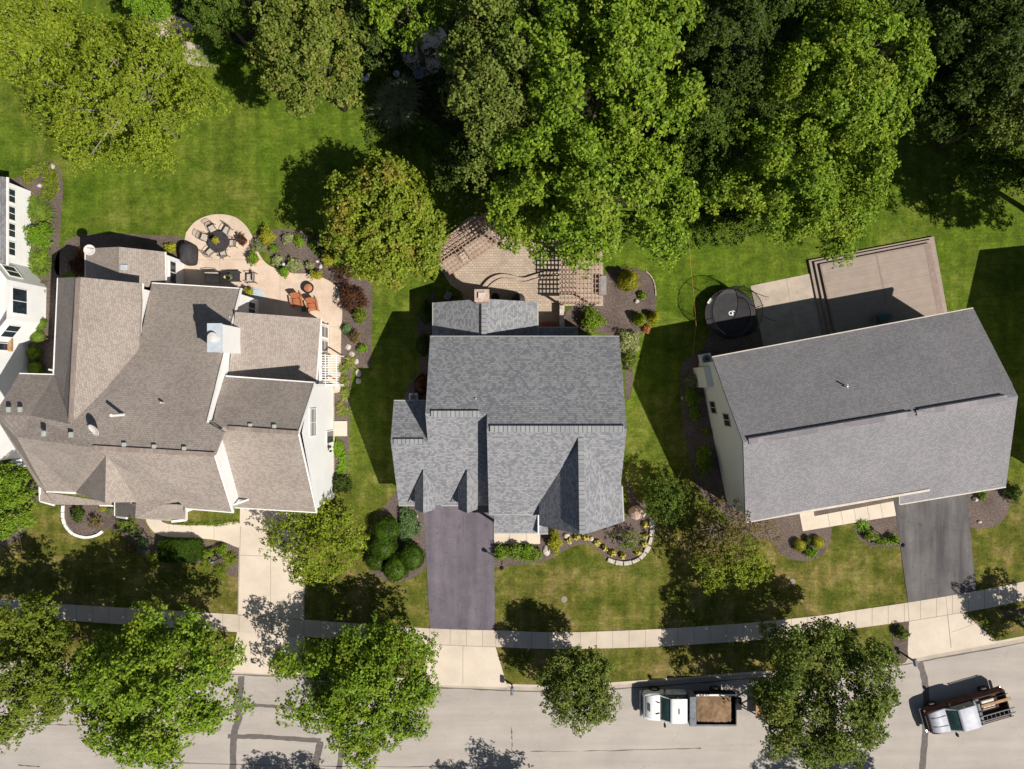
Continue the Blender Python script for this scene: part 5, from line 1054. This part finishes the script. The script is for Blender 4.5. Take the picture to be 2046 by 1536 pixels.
def adirondack(label, px, py, face):
    p = P(px, py, .4); t = thing('adirondack_chair', label, 'chair', (0, 0, 0), 0, 'orange lawn chairs by the fire pit')
    sb = MB(); [sb.box((.02 + k * .105 - .22, 0, .36 - k * -.012), (.095, .56, .025), 0, 0, .06) for k in range(5)]; sb.build('seat', M['orange_plastic'], t)
    bb = MB(); [bb.box((-.44, -.24 + k * .12, .66), (.025, .11, .72 - abs(k - 2) * .05), 0, 0, -.42) for k in range(5)]; bb.build('backrest', M['orange_plastic'], t)
    for s in (-1, 1):
        MB().box((0, s * .36, .56), (.72, .13, .03)).build('armrest', M['orange_plastic'], t, bevel=.01); MB().box((.28, s * .33, .29), (.1, .03, .56)).build('leg', M['orange_plastic'], t); MB().box((-.3, s * .3, .22), (.75, .03, .1), 0, 0, .3).build('leg', M['orange_plastic'], t)
    t.location = (p.x, p.y, .05); t.rotation_euler.z = face; t.scale = (1.15, 1.15, 1.0); return t
adirondack('orange lawn chair, left of the pair below the fire pit, partly in shade', 594, 604, PI * .55 + PI); adirondack('orange lawn chair, right of the pair below the fire pit', 625, 614, PI * 1.55)
p = P(608, 618, .4); t = thing('stool', 'small teal table between the two orange chairs', 'table', (p.x, p.y, .05)); MB().box((p.x, p.y, .43), (.45, .45, .04)).build('table_top', M['teal_plastic'], t, bevel=.02); [MB().box((p.x + a * .18, p.y + b * .18, .22), (.04, .04, .4)).build('leg', M['teal_plastic'], t) for a in (-1, 1) for b in (-1, 1)]
# covered grill
p = P(371, 506, 1.0); mb = MB(); secs = []
for z, a, b in ((.05, .56, .86), (.5, .54, .84), (.95, .52, .80), (1.15, .42, .62), (1.22, .2, .3)):
    secs.append([(p.x + a * math.copysign(abs(math.cos(q)) ** .55, math.cos(q)) * (1 + .03 * math.sin(5 * q)), p.y + b * math.copysign(abs(math.sin(q)) ** .55, math.sin(q)), z) for q in [2 * PI * k / 28 for k in range(28)]])
mb.loft(secs); o = mb.build('grill', M['cover_dark'], None, True); tag(o, 'barbecue grill under a dark fabric cover at the edge of the round patio', 'grill')
p = P(569, 530, .4); t = thing('garden_ornament', 'small bluish white ornament on a stake in the patio bed', 'ornament', (p.x, p.y, 0)); MB().tube([(p.x, p.y, 0), (p.x, p.y, .6)], .015).build('stake', M['black_metal'], t); MB().lathe((p.x, p.y, .6), [(.02, 0), (.13, .1), (.13, .16), (.02, .24)], 12).build('globe', M['metal_blue'], t)
# white arbor beside the lean-to
t = thing('arbor', 'white slatted arbor leaning over the walk right of the lean-to roof', 'arbor', (-14.0, 1.2, 0))
x0, x1, y0, y1 = -14.35, -13.45, -.15, 2.3
for x in (x0 + .05, x1 - .0):
    MB().beam((x, y0, 2.2), (x, y1, 2.25), .06, .12).build('rail', M['trim_white'], t)
    for y in (y0 + .1, y1 - .1): MB().box((x, y, 1.1), (.09, .09, 2.2)).build('post', M['trim_white'], t)
for k in range(13): y = y0 + .1 + (y1 - y0 - .2) * k / 12; MB().beam((x0 - .18, y, 2.33), (x1 + .18, y, 2.31), .05, .08).build('slat', M['trim_white'], t)
# satellite dishes
def dish(px, py, z, r, label, foot, tilt, az):
    p = P(px, py, z); t = thing('satellite_dish', label, 'satellite dish', (p.x, p.y, z)); mb = MB(); mb.lathe((0, 0, 0), [(.01, 0), (r * .5, .03), (r * .85, .08), (r, .13), (r * .98, .15), (r * .8, .11), (r * .4, .05), (.01, .03)], 24)
    R_ = Matrix.Rotation(az, 3, 'Z') @ Matrix.Rotation(tilt, 3, 'Y'); mb.v = [tuple(p + R_ @ Vector(v)) for v in mb.v]; mb.build('reflector', M['water_dish'], t, True)
    MB().tube([p, Vector(foot)], .03).build('mast', M['vent_grey'], t); a = p + R_ @ Vector((0, 0, .5)); MB().tube([p + R_ @ Vector((r * .9, 0, .1)), a], .02).build('feed_arm', M['vent_grey'], t)
dish(180, 501, 4.9, .40, 'round satellite dish on the corner of the small rear wing roof', P(186, 508, 3.6), .18, .3)
dish(190, 856, 10.1, .45, 'tilted oval satellite dish on the taupe roof above the long ridge', P(194, 862, 9.6), .7, -2.2)
# frame in the front bed
t = MB(); a = P(420, 1122, .5); b = P(437, 1115, .5); c = P(428, 1104, .5); t.beam(a, b, .1, .1); t.beam(b, c, .1, .1)
for q in (a, b, c): t.box((q.x, q.y, .25), (.06, .06, .5))
tag(t.build('plant_support', M['black_metal']), 'dark angled frame standing in the mulch right of the box hedge', 'plant support')
t = MB()
for k in range(2): q = P(418 + k * 4, 1118 + k * 4, .05); t.box((q.x, q.y, .06), (.3, .12, .06), .5)
tag(t.build('garden_sign', M['trim_white']), 'small white marker lying beside the dark angled frame', 'marker')
# ------------------------------------------------------------------ middle yard
def lattice(label, cx, cy, L, Wd, ang, z, nl, nw, posts=True, name='pergola'):
    t = thing(name, label, 'pergola', (0, 0, 0))
    for k in range(nw): y = -Wd / 2 + Wd * k / (nw - 1); MB().box((0, y, z), (L + .3, .07, .16)).build('rafter', M['pergola_wood'], t)
    for k in range(nl): x = -L / 2 + L * k / (nl - 1); MB().box((x, 0, z + .12), (.06, Wd + .3, .08)).build('slat', M['pergola_wood'], t)
    for y in (-Wd / 2, Wd / 2): MB().box((0, y, z - .18), (L + .1, .12, .2)).build('beam', M['pergola_wood'], t)
    for x in (-L / 2 + .2, L / 2 - .2):
        for y in (-Wd / 2, Wd / 2): MB().box((x, y, z / 2 - .05), (.15, .15, z - .2)).build('post', M['pergola_wood'], t)
    t.location = (cx, cy, 0); t.rotation_euler.z = ang; return t
p = P(1159, 553, 2.4); lattice('square brown lattice pergola at the right end of the paver patio', p.x, p.y, 2.9, 4.0, 0, 2.4, 11, 12)
p = P(935, 487, 2.4); lattice('slanted brown lattice pergola between the orange maple and the bright canopy', p.x, p.y, 4.9, 2.3, math.radians(34), 2.4, 16, 8)
p = P(1203, 573); tag(MB().box((p.x, p.y, .35), (.5, 1.5, .7)).build('storage_bench', M['hot_tub_cover'], bevel=.03), 'narrow grey box standing right of the right pergola', 'storage box')
p = P(1122, 631, .5); t = thing('low_wall', 'pale low wall running from the right pergola to the house', 'wall', (p.x, p.y, 0)); MB().box((p.x, p.y, .4), (.26, 1.8, .8)).build('wall', M['tan_brick'], t); MB().box((p.x, p.y, .83), (.34, 1.9, .06)).build('coping', M['stone_pale'], t)
p = P(1096, 650, .4); t = thing('garden_bench', 'red bench in the shade beside the rear wing', 'bench', (p.x, p.y, 0)); MB().box((p.x, p.y, .45), (1.1, .4, .05)).build('seat', M['red_plastic'], t, bevel=.01); MB().box((p.x, p.y - .22, .7), (1.1, .05, .4)).build('backrest', M['red_plastic'], t); [MB().box((p.x + s * .45, p.y, .22), (.06, .34, .42)).build('leg', M['black_metal'], t) for s in (-1, 1)]
def curvewall(pts, w, z0, z1, label):
    L = smooth_poly(G(pts, z1), 8, False); A = offset(L, w / 2); B = offset(L, -w / 2); mb = MB()
    mb.loft([[(*a, z0), (*b, z0), (*b, z1), (*a, z1)] for a, b in zip(A, B)]); tag(mb.build('seat_wall', M['tan_brick']), label, 'wall')
curvewall([(957, 598), (961, 580), (978, 559), (1000, 550), (1022, 552), (1046, 557), (1068, 551), (1090, 545), (1117, 541)], .13, .0, .36, 'low curving brick seat wall, outer line across the paver patio')
curvewall([(966, 600), (971, 582), (986, 566), (1003, 558), (1022, 559), (1046, 565), (1070, 559), (1092, 553), (1117, 549)], .12, .28, .44, 'low curving brick step, inner line across the raised paver patio')
p = P(926, 513, .4); armchair('patio_armchair', 'black chair with pale cushion under the slanted pergola', 926, 513, -1.0, .6)
p = P(1036, 603, .5); tag(MB().lathe((p.x, p.y + .1, .30), [(.5, 0), (.52, .5), (.45, .62), (.1, .68)], 24).build('covered_table', M['cover_dark'], None, True), 'round dark covered table against the rear wing roof', 'table')
p = P(990, 594, .5); tag(MB().lathe((p.x, p.y, .30), [(.25, 0), (.3, .4), (.26, .8), (.08, .9)], 18).build('smoker_grill', M['black_metal'], None, True), 'small dark grill in the shade right of the brick chimney', 'grill')
p = P(896, 593, .5); t = thing('grill_cart', 'grey metal grill in the shade left of the rear wing', 'grill', (p.x, p.y, 0)); MB().box((p.x, p.y, .85), (.5, .65, .3), -.5).build('hood', M['steel_grey'], t, bevel=.08); MB().box((p.x, p.y, .4), (.45, .55, .65), -.5).build('cabinet', M['black_metal'], t)
# AC units
def ac(px, py, label, s=.85, rz=0, m='trim_white'):
    p = P(px, py, .7); t = thing('air_conditioner', label, 'air conditioner', (p.x, p.y, 0)); MB().box((p.x, p.y, .4), (s, s, .75), rz).build('casing', M[m], t, bevel=.05)
    MB().lathe((p.x, p.y, .78), [(s * .38, 0), (s * .38, .02), (s * .3, .03)], 24).build('fan_grille', M['steel_grey'], t); MB().lathe((p.x, p.y, .8), [(s * .1, 0), (s * .1, .04)], 12).build('fan_hub', M['black_metal'], t)
ac(1411, 718, 'white air conditioner unit at the top corner of the mauve roofed house', .85, .18); ac(826, 793, 'grey air conditioner unit in the nook above the low side roof', .7, 0, 'metal_blue')
# ------------------------------------------------------------------ trampoline, deck
p = P(1459, 628, .9); R0 = 2.0; t = thing('trampoline', 'round black trampoline with net enclosure beside the concrete patio', 'trampoline', (p.x, p.y, 0))
MB().lathe((p.x, p.y, .88), [(1.62, 0), (1.62, .012)], 40).build('jump_mat', M['mat_black'], t)
ring = MB(); n = 48; ring.loft([[(p.x + r * math.cos(2 * PI * k / n), p.y + r * math.sin(2 * PI * k / n), z) for r, z in ((1.62, .88), (1.62, .95), (1.98, .95), (2.02, .86))] for k in range(n + 1)]); ring.build('frame_pad', M['pad_black'], t)
for k in range(6):
    a = k * PI / 3 + .25; c_, s_ = math.cos(a), math.sin(a); q = lambda r, z: (p.x + r * c_, p.y + r * s_, z)
    MB().tube([q(1.95, .02), q(1.95, .9)], .03).build('leg', M['steel_grey'], t); MB().tube([q(2.02, .3), q(2.05, 1.6), q(2.18, 2.3), q(1.96, 2.72)], .028).build('net_pole', M['black_metal'], t)
net = MB(); NN = 96
def rr_(z): return 1.98 + .02 * z
for k in range(NN):
    a = 2 * PI * k / NN; net.tube([(p.x + 1.93 * math.cos(a), p.y + 1.93 * math.sin(a), .95), (p.x + 1.93 * math.cos(a), p.y + 1.93 * math.sin(a), 2.7)], .008, 4, False)
for j in range(13):
    z = .95 + 1.75 * j / 12; net.tube([(p.x + 1.93 * math.cos(2 * PI * k / 48), p.y + 1.93 * math.sin(2 * PI * k / 48), z) for k in range(49)], .008 if j < 12 else .03, 4, False)
net.build('safety_net', M['net_black'], t)
lg = MB(); lg.loft([[(p.x + .05 + r * math.cos(2 * PI * k / 24), p.y + .05 + r * math.sin(2 * PI * k / 24), z) for r, z in ((.11, .897), (.11, .902), (.17, .902), (.17, .897))] for k in range(25)]); lg.beam((p.x + .24, p.y + .12, .9), (p.x + .2, p.y + .3, .9), .05, .01); lg.beam((p.x + .2, p.y - .16, .9), (p.x + .26, p.y + .06, .9), .04, .01); lg.beam((p.x + .26, p.y + .2, .901), (p.x + .36, p.y + .22, .901), .05, .01)
lg.build('logo', M['trim_white'], t); MB().box((p.x - 1.62, p.y + 1.0, .957), (.2, .45, .012), -.6).build('warning_label', M['trim_white'], t); 
# deck
t = thing('deck', 'raised reddish brown timber deck with steps on two sides behind the mauve roofed house', 'deck', (24, 8, 0))
def dk(pts, z0, z1, name, m='deck_boards', z=None): return MB().prism([XY(a, b, z1) for a, b in pts], z0, z1).build(name, M[m], t)
dk([(1616, 521), (1866, 473), (1893, 624), (1893, 640), (1650, 690), (1632, 600)], .0, .22, 'step')
dk([(1627, 524), (1862, 479), (1891, 626), (1891, 645), (1662, 690)], .22, .42, 'step')
dk([(1638, 529), (1858, 486), (1888, 628), (1888, 650), (1676, 690)], .42, .62, 'deck_floor')
mb = MB(); A_ = Vector(XY(1751, 508, .63)); B_ = Vector(XY(1772, 606, .63)); mb.beam((*A_, .625), (*B_, .625), .14, .012); A_ = Vector(XY(1640, 530, .63)); B_ = Vector(XY(1668, 660, .63)); mb.beam((*A_, .625), (*B_, .625), .14, .012); A_ = Vector(XY(1640, 530, .63)); B_ = Vector(XY(1857, 488, .63)); mb.beam((*A_, .626), (*B_, .626), .14, .012); A_ = Vector(XY(1853, 488, .63)); B_ = Vector(XY(1880, 628, .63)); mb.beam((*A_, .625), (*B_, .625), .5, .012)
build_each(mb, 'border_board', M['deck_border'], t)
p = P(1762, 636, 1.0); t2 = thing('deck_grill', 'dark teal patio heater box standing on the deck against the house', 'grill', (p.x, p.y, .6)); MB().box((p.x, p.y, 1.25), (.9, .5, .35), .18).build('hood', M['teal_plastic'], t2, bevel=.1); MB().box((p.x, p.y, .88), (.8, .45, .5), .18).build('cabinet', M['black_metal'], t2); [MB().box((p.x + s * .6, p.y + s * .11, 1.1), (.3, .45, .04), .18).build('side_shelf', M['steel_grey'], t2) for s in (-1, 1)]
rp = [P(1376, 470, 2.2), P(1379, 520, 1.6), P(1386, 590, 1.2), P(1391, 650, .9), P(1384, 710, .5)]; tag(MB().tube(rp, .014, 6).build('cord', M['rope_orange']), 'thin orange cord hanging from the trees past the trampoline', 'cord')
for px, py, lb in ((1508, 585, 'thin black pole leaning over the top left corner of the rear patio'), (1524, 632, 'thin black pole standing at the left edge of the rear patio')):
    q = P(px, py, 0); t = thing('garden_stake', lb, 'pole', (q.x, q.y, 0)); MB().tube([q, q + Vector((.15, -.5, 1.6))], .025).build('shaft', M['black_metal'], t); MB().tube([q + Vector((.15, -.5, 1.6)), q + Vector((.5, -.6, 1.7))], .02).build('arm', M['black_metal'], t)
# blue tubs in the woodland gap
for px, py, r, lb, m in ((730, 155, 8, 'round blue tub half hidden under the olive tree', 'metal_blue'), (792, 148, 6, 'small pale blue box in the shaded gap', 'metal_blue'), (838, 146, 12, 'dark pond tub with pale rim in the shaded gap', 'steel_grey')):
    q = P(px, py, .3); t = thing('garden_tub', lb, 'tub', (q.x, q.y, 0)); MB().lathe((q.x, q.y, 0), [(r / 30, 0), (r / 25, .35), (r / 25 * 1.08, .36), (r / 25 * .9, .33)], 20).build('tub', M[m], t)
# ------------------------------------------------------------------ street furniture
def mailbox(px, py, label, rz=0):
    p = P(px, py); t = thing('mailbox', label, 'mailbox', (p.x, p.y, 0)); MB().box((p.x, p.y, .5), (.1, .1, 1.1)).build('post', M['black_metal'], t)
    mb = MB(); c_, s_ = math.cos(rz), math.sin(rz); prof = [(-.12, 0), (.12, 0)] + [(.12 * math.cos(a), .14 + .12 * math.sin(a)) for a in [PI * k / 8 for k in range(9)]]
    mb.loft([[(p.x + u * c_ - y * s_, p.y + u * s_ + y * c_, 1.02 + v) for u, v in prof] for y in (-.32, .22)]); mb.build('box', M['steel_grey'], t); MB().box((p.x + .14 * c_, p.y + .14 * s_, 1.22), (.02, .05, .16), rz).build('flag', M['lamp_red'], t)
mailbox(1023, 1366, 'dark mailbox on a post at the kerb beside the middle drive apron'); mailbox(1812, 1310, 'dark mailbox on a post at the kerb beside the right drive apron', .18)
def lamp(px, py, label):
    p = P(px, py); t = thing('lamp_post', label, 'lamp post', (p.x, p.y, 0)); MB().tube([(p.x, p.y, 0), (p.x, p.y, 1.75)], [.045, .035], 8).build('post', M['black_metal'], t)
    MB().lathe((p.x, p.y, 1.75), [(.06, 0), (.13, .05), (.16, .28), (.14, .3)], 6).build('lantern', M['lamp_clear'], t); MB().lathe((p.x, p.y, 2.05), [(.19, 0), (.12, .08), (.02, .16)], 6).build('cap', M['black_metal'], t)
lamp(1003, 1120, 'black lamp post beside the purple drive in the porch bed'); lamp(1775, 1076, 'black lamp post in the crescent bed by the dark drive')
for px, py, lb in ((1127, 1196, 'round utility cover in the middle front lawn'), (1583, 1161, 'small utility cover in the right front lawn')):
    p = P(px, py); tag(MB().lathe((p.x, p.y, .0), [(.26, 0), (.26, .03), (.2, .04), (.02, .04)], 20).build('utility_cover', M['joint']), lb, 'utility cover')

# ------------------------------------------------------------------ vehicles
def ringsec(x, hw, z0, z1, r=.12, tum=.0):
    """one cross section: rounded box, half width hw, tum = lean-in at the top"""
    pts = []
    for cy, cz, a0 in ((1, 1, 0), (-1, 1, PI / 2), (-1, -1, PI), (1, -1, 1.5 * PI)):
        for k in range(4):
            a = a0 + k * PI / 6; y = cy * (hw - r) + r * math.cos(a); z = (z1 - r if cz > 0 else z0 + r) + r * math.sin(a)
            y *= 1 - tum * max(0, (z - z0) / (z1 - z0)); pts.append((x, y, z))
    return pts
def wheel(t, x, y, r=.42, w=.26):
    def cyl(ra, wa, name, m, par): 
        mb = MB(); mb.loft([[(x + rr * math.cos(2 * PI * k / 24), y + s, r + rr * math.sin(2 * PI * k / 24)) for k in range(24)] for s, rr in ((-wa / 2, ra * .94), (-wa / 2 * .8, ra), (wa / 2 * .8, ra), (wa / 2, ra * .94))]); return mb.build(name, M[m], par, True)
    o = cyl(r, w, 'wheel', 'rubber', t); cyl(r * .58, w + .02, 'rim', 'chrome', o)
def cabtruck(t, paint, low, front, L_hood, L_cab, hw=1.0, hf=1.0):
    """front of the vehicle at x=front, heading +x"""
    f = front
    b = MB(); b.loft([ringsec(f, hw * .78, .55, 1.0, .12), ringsec(f - .12, hw * .93, .45, 1.12, .15), ringsec(f - .5, hw * .99, .42, 1.24, .16), ringsec(f - L_hood, hw, .42, 1.30, .14), ringsec(f - L_hood - .02, hw, .42, 1.30, .14), ringsec(f - L_hood - L_cab, hw, .42, 1.30, .12)])
    body = b.build('body', M[low], t, True)
    h = MB(); h.loft([ringsec(f - .14, hw * .74 * hf, 1.0, 1.15, .06), ringsec(f - .6, hw * .87 * hf, 1.12, 1.31, .07), ringsec(f - L_hood + .1, hw * .92 * hf, 1.16, 1.37, .07)]); hd = h.build('hood', M[paint], t, True)
    c0 = f - L_hood + .12; 
    g = MB(); g.loft([ringsec(c0, hw * .90, 1.24, 1.30, .03, 0), ringsec(c0 - .62, hw * .92, 1.25, 1.80, .08, .12), ringsec(c0 - .85, hw * .92, 1.25, 1.87, .08, .13), ringsec(f - L_hood - L_cab + .16, hw * .92, 1.25, 1.87, .08, .13), ringsec(f - L_hood - L_cab + .02, hw * .93, 1.25, 1.4, .06, .02)])
    g.build('windows', M['glass_green'], t, True)
    r = MB(); r.loft([ringsec(c0 - .70, hw * .84, 1.86, 1.90, .018), ringsec(c0 - .9, hw * .87, 1.87, 1.945, .03), ringsec(f - L_hood - L_cab + .45, hw * .87, 1.87, 1.945, .03), ringsec(f - L_hood - L_cab + .10, hw * .84, 1.84, 1.90, .02)]); rf_ = r.build('roof', M[paint], t, True)
    p_ = MB()
    for s in (-1, 1): p_.beam((c0 - .02, s * hw * .86, 1.31), (c0 - .78, s * hw * .79, 1.86), .09, .05); p_.beam((c0 - 1.35, s * hw * .83, 1.6), (c0 - 1.35, s * hw * .80, 1.88), .1, .05)
    build_each(p_, 'pillar', M[paint], rf_)
    for s in (-1, 1):
        m_ = MB(); m_.box((c0 - .38, s * (hw + .24), 1.42), (.14, .24, .26)); m_.beam((c0 - .38, s * hw * .9, 1.36), (c0 - .38, s * (hw + .2), 1.36), .05, .05); m_.build('mirror', M['black_metal'], t, bevel=.02)
        MB().box((f - .1, s * hw * .74, .88), (.16, .34, .2)).build('headlight', M['lamp_clear'], t, bevel=.03)
        MB().box((c0 - 1.05, s * (hw + .012), 1.12), (.18, .03, .04)).build('handle', M['black_metal'], body)
    MB().box((f - .0, 0, .82), (.1, hw * 1.1, .32)).build('grille', M['grille_black'], t, bevel=.02); MB().box((f + .08, 0, .5), (.2, hw * 1.9, .22)).build('bumper', M['chrome'], t, bevel=.05)
    return hd
M_ = plain('glass_green', (.035, .075, .07), .1, (.02, .045, .045), spec=.8)
# dump truck, facing left
t = thing('dump_truck', 'white dump truck parked along the kerb with a bed full of brown soil', 'truck', (0, 0, 0))
hd = cabtruck(t, 'truck_white', 'truck_white', 3.55, 1.35, 2.0, 1.10)
for s in (-.42, .42): MB().box((2.48, s * 1.05, 1.375), (.3, .09, .05), .25 * (1 if s > 0 else -1)).build('hood_vent', M['grille_black'], hd)
MB().box((3.12, 0, 1.33), (.12, .6, .03)).build('hood_scoop', M['grille_black'], hd)
MB().box((.95, 0, 1.95), (.08, .42, .05)).build('roof_light', M['grille_black'], t)
MB().box((-1.6, 0, .62), (5.4, .9, .25)).build('chassis', M['black_metal'], t)
MB().box((-.12, 0, 1.45), (.5, 2.3, 1.1)).build('headboard', M['steel_grey'], t, bevel=.02)
db = MB(); x0, x1, hb = -.42, -3.55, 1.16
for s in (-1, 1): db.box(((x0 + x1) / 2, s * hb, 1.35), (x0 - x1, .07, .75)); 
db.box((x1, 0, 1.3), (.08, 2 * hb, .7)); db.box((x0, 0, 1.35), (.07, 2 * hb, .8)); db.box(((x0 + x1) / 2, 0, .95), (x0 - x1, 2 * hb - .1, .08)); bd = db.build('dump_bed', M['black_metal'], t)
for s in (-1, 1): MB().box(((x0 + x1) / 2, s * (hb + .01), 1.745), (x0 - x1, .13, .05)).build('bed_rail', M['steel_grey'] if s > 0 else M['trim_white'], bd)
sb = MB(); nx, ny = 26, 20; rs = random.Random(4); gx0 = [(x0 - .1) + (x1 + .35 - x0 + .1) * i / nx for i in range(nx + 1)]; gy0 = [(-hb + .07) + (2 * hb - .14) * j / ny for j in range(ny + 1)]
vs = [(x, y, 1.42 + .22 * math.cos((x - (x0 + x1) / 2) * .75) * math.cos(y * .9) + rs.uniform(-.04, .04)) for y in gy0 for x in gx0]; fs = [[j * (nx + 1) + i, j * (nx + 1) + i + 1, (j + 1) * (nx + 1) + i + 1, (j + 1) * (nx + 1) + i] for j in range(ny) for i in range(nx)]
sb.add(vs, fs); so_ = sb.build('soil_load', M['dirt_load'], None, True)
so_.location = (0, 0, 0)
for x in (2.55, -2.3):
    for s in (-1, 1): wheel(t, x, s * (.98 if x > 0 else .92), .45, .28 if x > 0 else .5)
for s in (-1, 1): MB().box((x1 - .03, s * .95, .8), (.06, .2, .14)).build('tail_light', M['lamp_red'], t); MB().box((-2.3, s * 1.0, 1.0), (1.2, .5, .05)).build('mudguard', M['black_metal'], t)
tp = P(1378, 1414, 1.3); t.location = (tp.x, tp.y, -.13); t.rotation_euler.z = PI
so_.location = (tp.x, tp.y, -.13); so_.rotation_euler.z = PI; tag(so_, 'heap of brown soil filling the bed of the white dump truck', 'soil')
# trailer behind it
t = thing('flatbed_trailer', 'wooden deck trailer hitched behind the dump truck, mostly under the street tree', 'trailer', (0, 0, 0))
MB().box((-1.9, 0, .62), (3.4, 1.9, .07)).build('deck_floor', M['wood_plank'], t); fr = MB()
for s in (-1, 1): fr.beam((-.2, s * .95, .6), (-3.6, s * .95, .6), .08, .14); fr.beam((-.2, s * .7, .55), (1.15, 0, .5), .08, .1); fr.beam((-.3, s * .95, .9), (-3.5, s * .95, .9), .05, .05)
fr.beam((-3.6, -1, .6), (-3.6, 1, .6), .08, .14); fr.build('frame', M['black_metal'], t); MB().tube([(.75, 0, .2), (.75, 0, .9)], .05).build('jack', M['steel_grey'], t)
for s in (-1, 1): wheel(t, -2.1, s * 1.12, .33, .2); MB().box((-2.1, s * 1.12, .74), (.95, .26, .05)).build('mudguard', M['black_metal'], t)
q = P(1506, 1410, .6); t.location = (q.x, q.y, -.13); t.rotation_euler.z = PI
# silver pickup driving left
t = thing('pickup_truck', 'silver and maroon pickup with loaded ladder rack on the street near the right edge', 'truck', (0, 0, 0))
hd = cabtruck(t, 'truck_silver', 'truck_maroon', 3.3, 1.5, 2.15, 1.02)
for s in (-.36, .36): MB().beam((3.0, s * .95, 1.27), (1.95, s * 1.1, 1.385), .05, .04).build('hood_line', M['steel_grey'], hd)
db = MB(); x0, x1, hb = -.38, -3.0, 1.02
for s in (-1, 1): db.box(((x0 + x1) / 2, s * hb * .96, .98), (x0 - x1, .12, .7))
db.box((x1, 0, .98), (.1, 2 * hb, .7)); db.box((x0, 0, .98), (.06, 2 * hb, .7)); db.box(((x0 + x1) / 2, 0, .68), (x0 - x1, 2 * hb - .2, .06)); db.build('truck_bed', M['truck_maroon'], t, bevel=.03)
rk = MB()
for x in (-.5, -2.8):
    for s in (-1, 1): rk.tube([(x, s * .95, 1.3), (x, s * .9, 1.6)], .03)
    rk.tube([(x, -.95, 1.6), (x, .95, 1.6)], .03)
for s in (-1, 1): rk.tube([(-.4, s * .9, 1.62), (-3.0, s * .9, 1.62)], .03)
rk.build('ladder_rack', M['black_metal'], t)
MB().box((-.62, 0, 1.2), (.45, 1.9, .35)).build('tool_box', M['steel_grey'], t, bevel=.03)
for x in (2.35, -1.95):
    for s in (-1, 1): wheel(t, x, s * .93, .41)
for s in (-1, 1): MB().box((x1 - .03, s * .92, 1.0), (.06, .16, .3)).build('tail_light', M['lamp_red'], t)
MB().box((x1 - .12, 0, .5), (.18, 1.9, .18)).build('bumper', M['chrome'], t, bevel=.04)
q = P(1940, 1424, 1.2); loc = (q.x, q.y, -.13); rz = PI + math.radians(16); t.location = loc; t.rotation_euler.z = rz
def on_bed(o): o.location = loc; o.rotation_euler.z = rz
ld = MB()
for y in (.25, .62): ld.beam((-.45, y, 1.70), (-3.2, y, 1.70), .05, .08)
for k in range(8): ld.tube([(-.6 - k * .34, .25, 1.70), (-.6 - k * .34, .62, 1.70)], .018, 5)
o = ld.build('ladder', M['gutter_grey']); tag(o, 'metal ladder lying on the rack of the silver pickup', 'ladder'); on_bed(o)
o = MB().box((-1.95, -.5, 1.67), (2.4, .22, .05)).build('plank', M['wood_plank']); tag(o, 'brown timber board lying on the rack of the silver pickup', 'board'); on_bed(o)
o = MB().box((-1.7, -.1, .85), (1.1, .8, .3)).build('tarp_bundle', M['trim_tan'], None, bevel=.1); tag(o, 'pale bundle in the bed of the silver pickup', 'bundle'); on_bed(o)
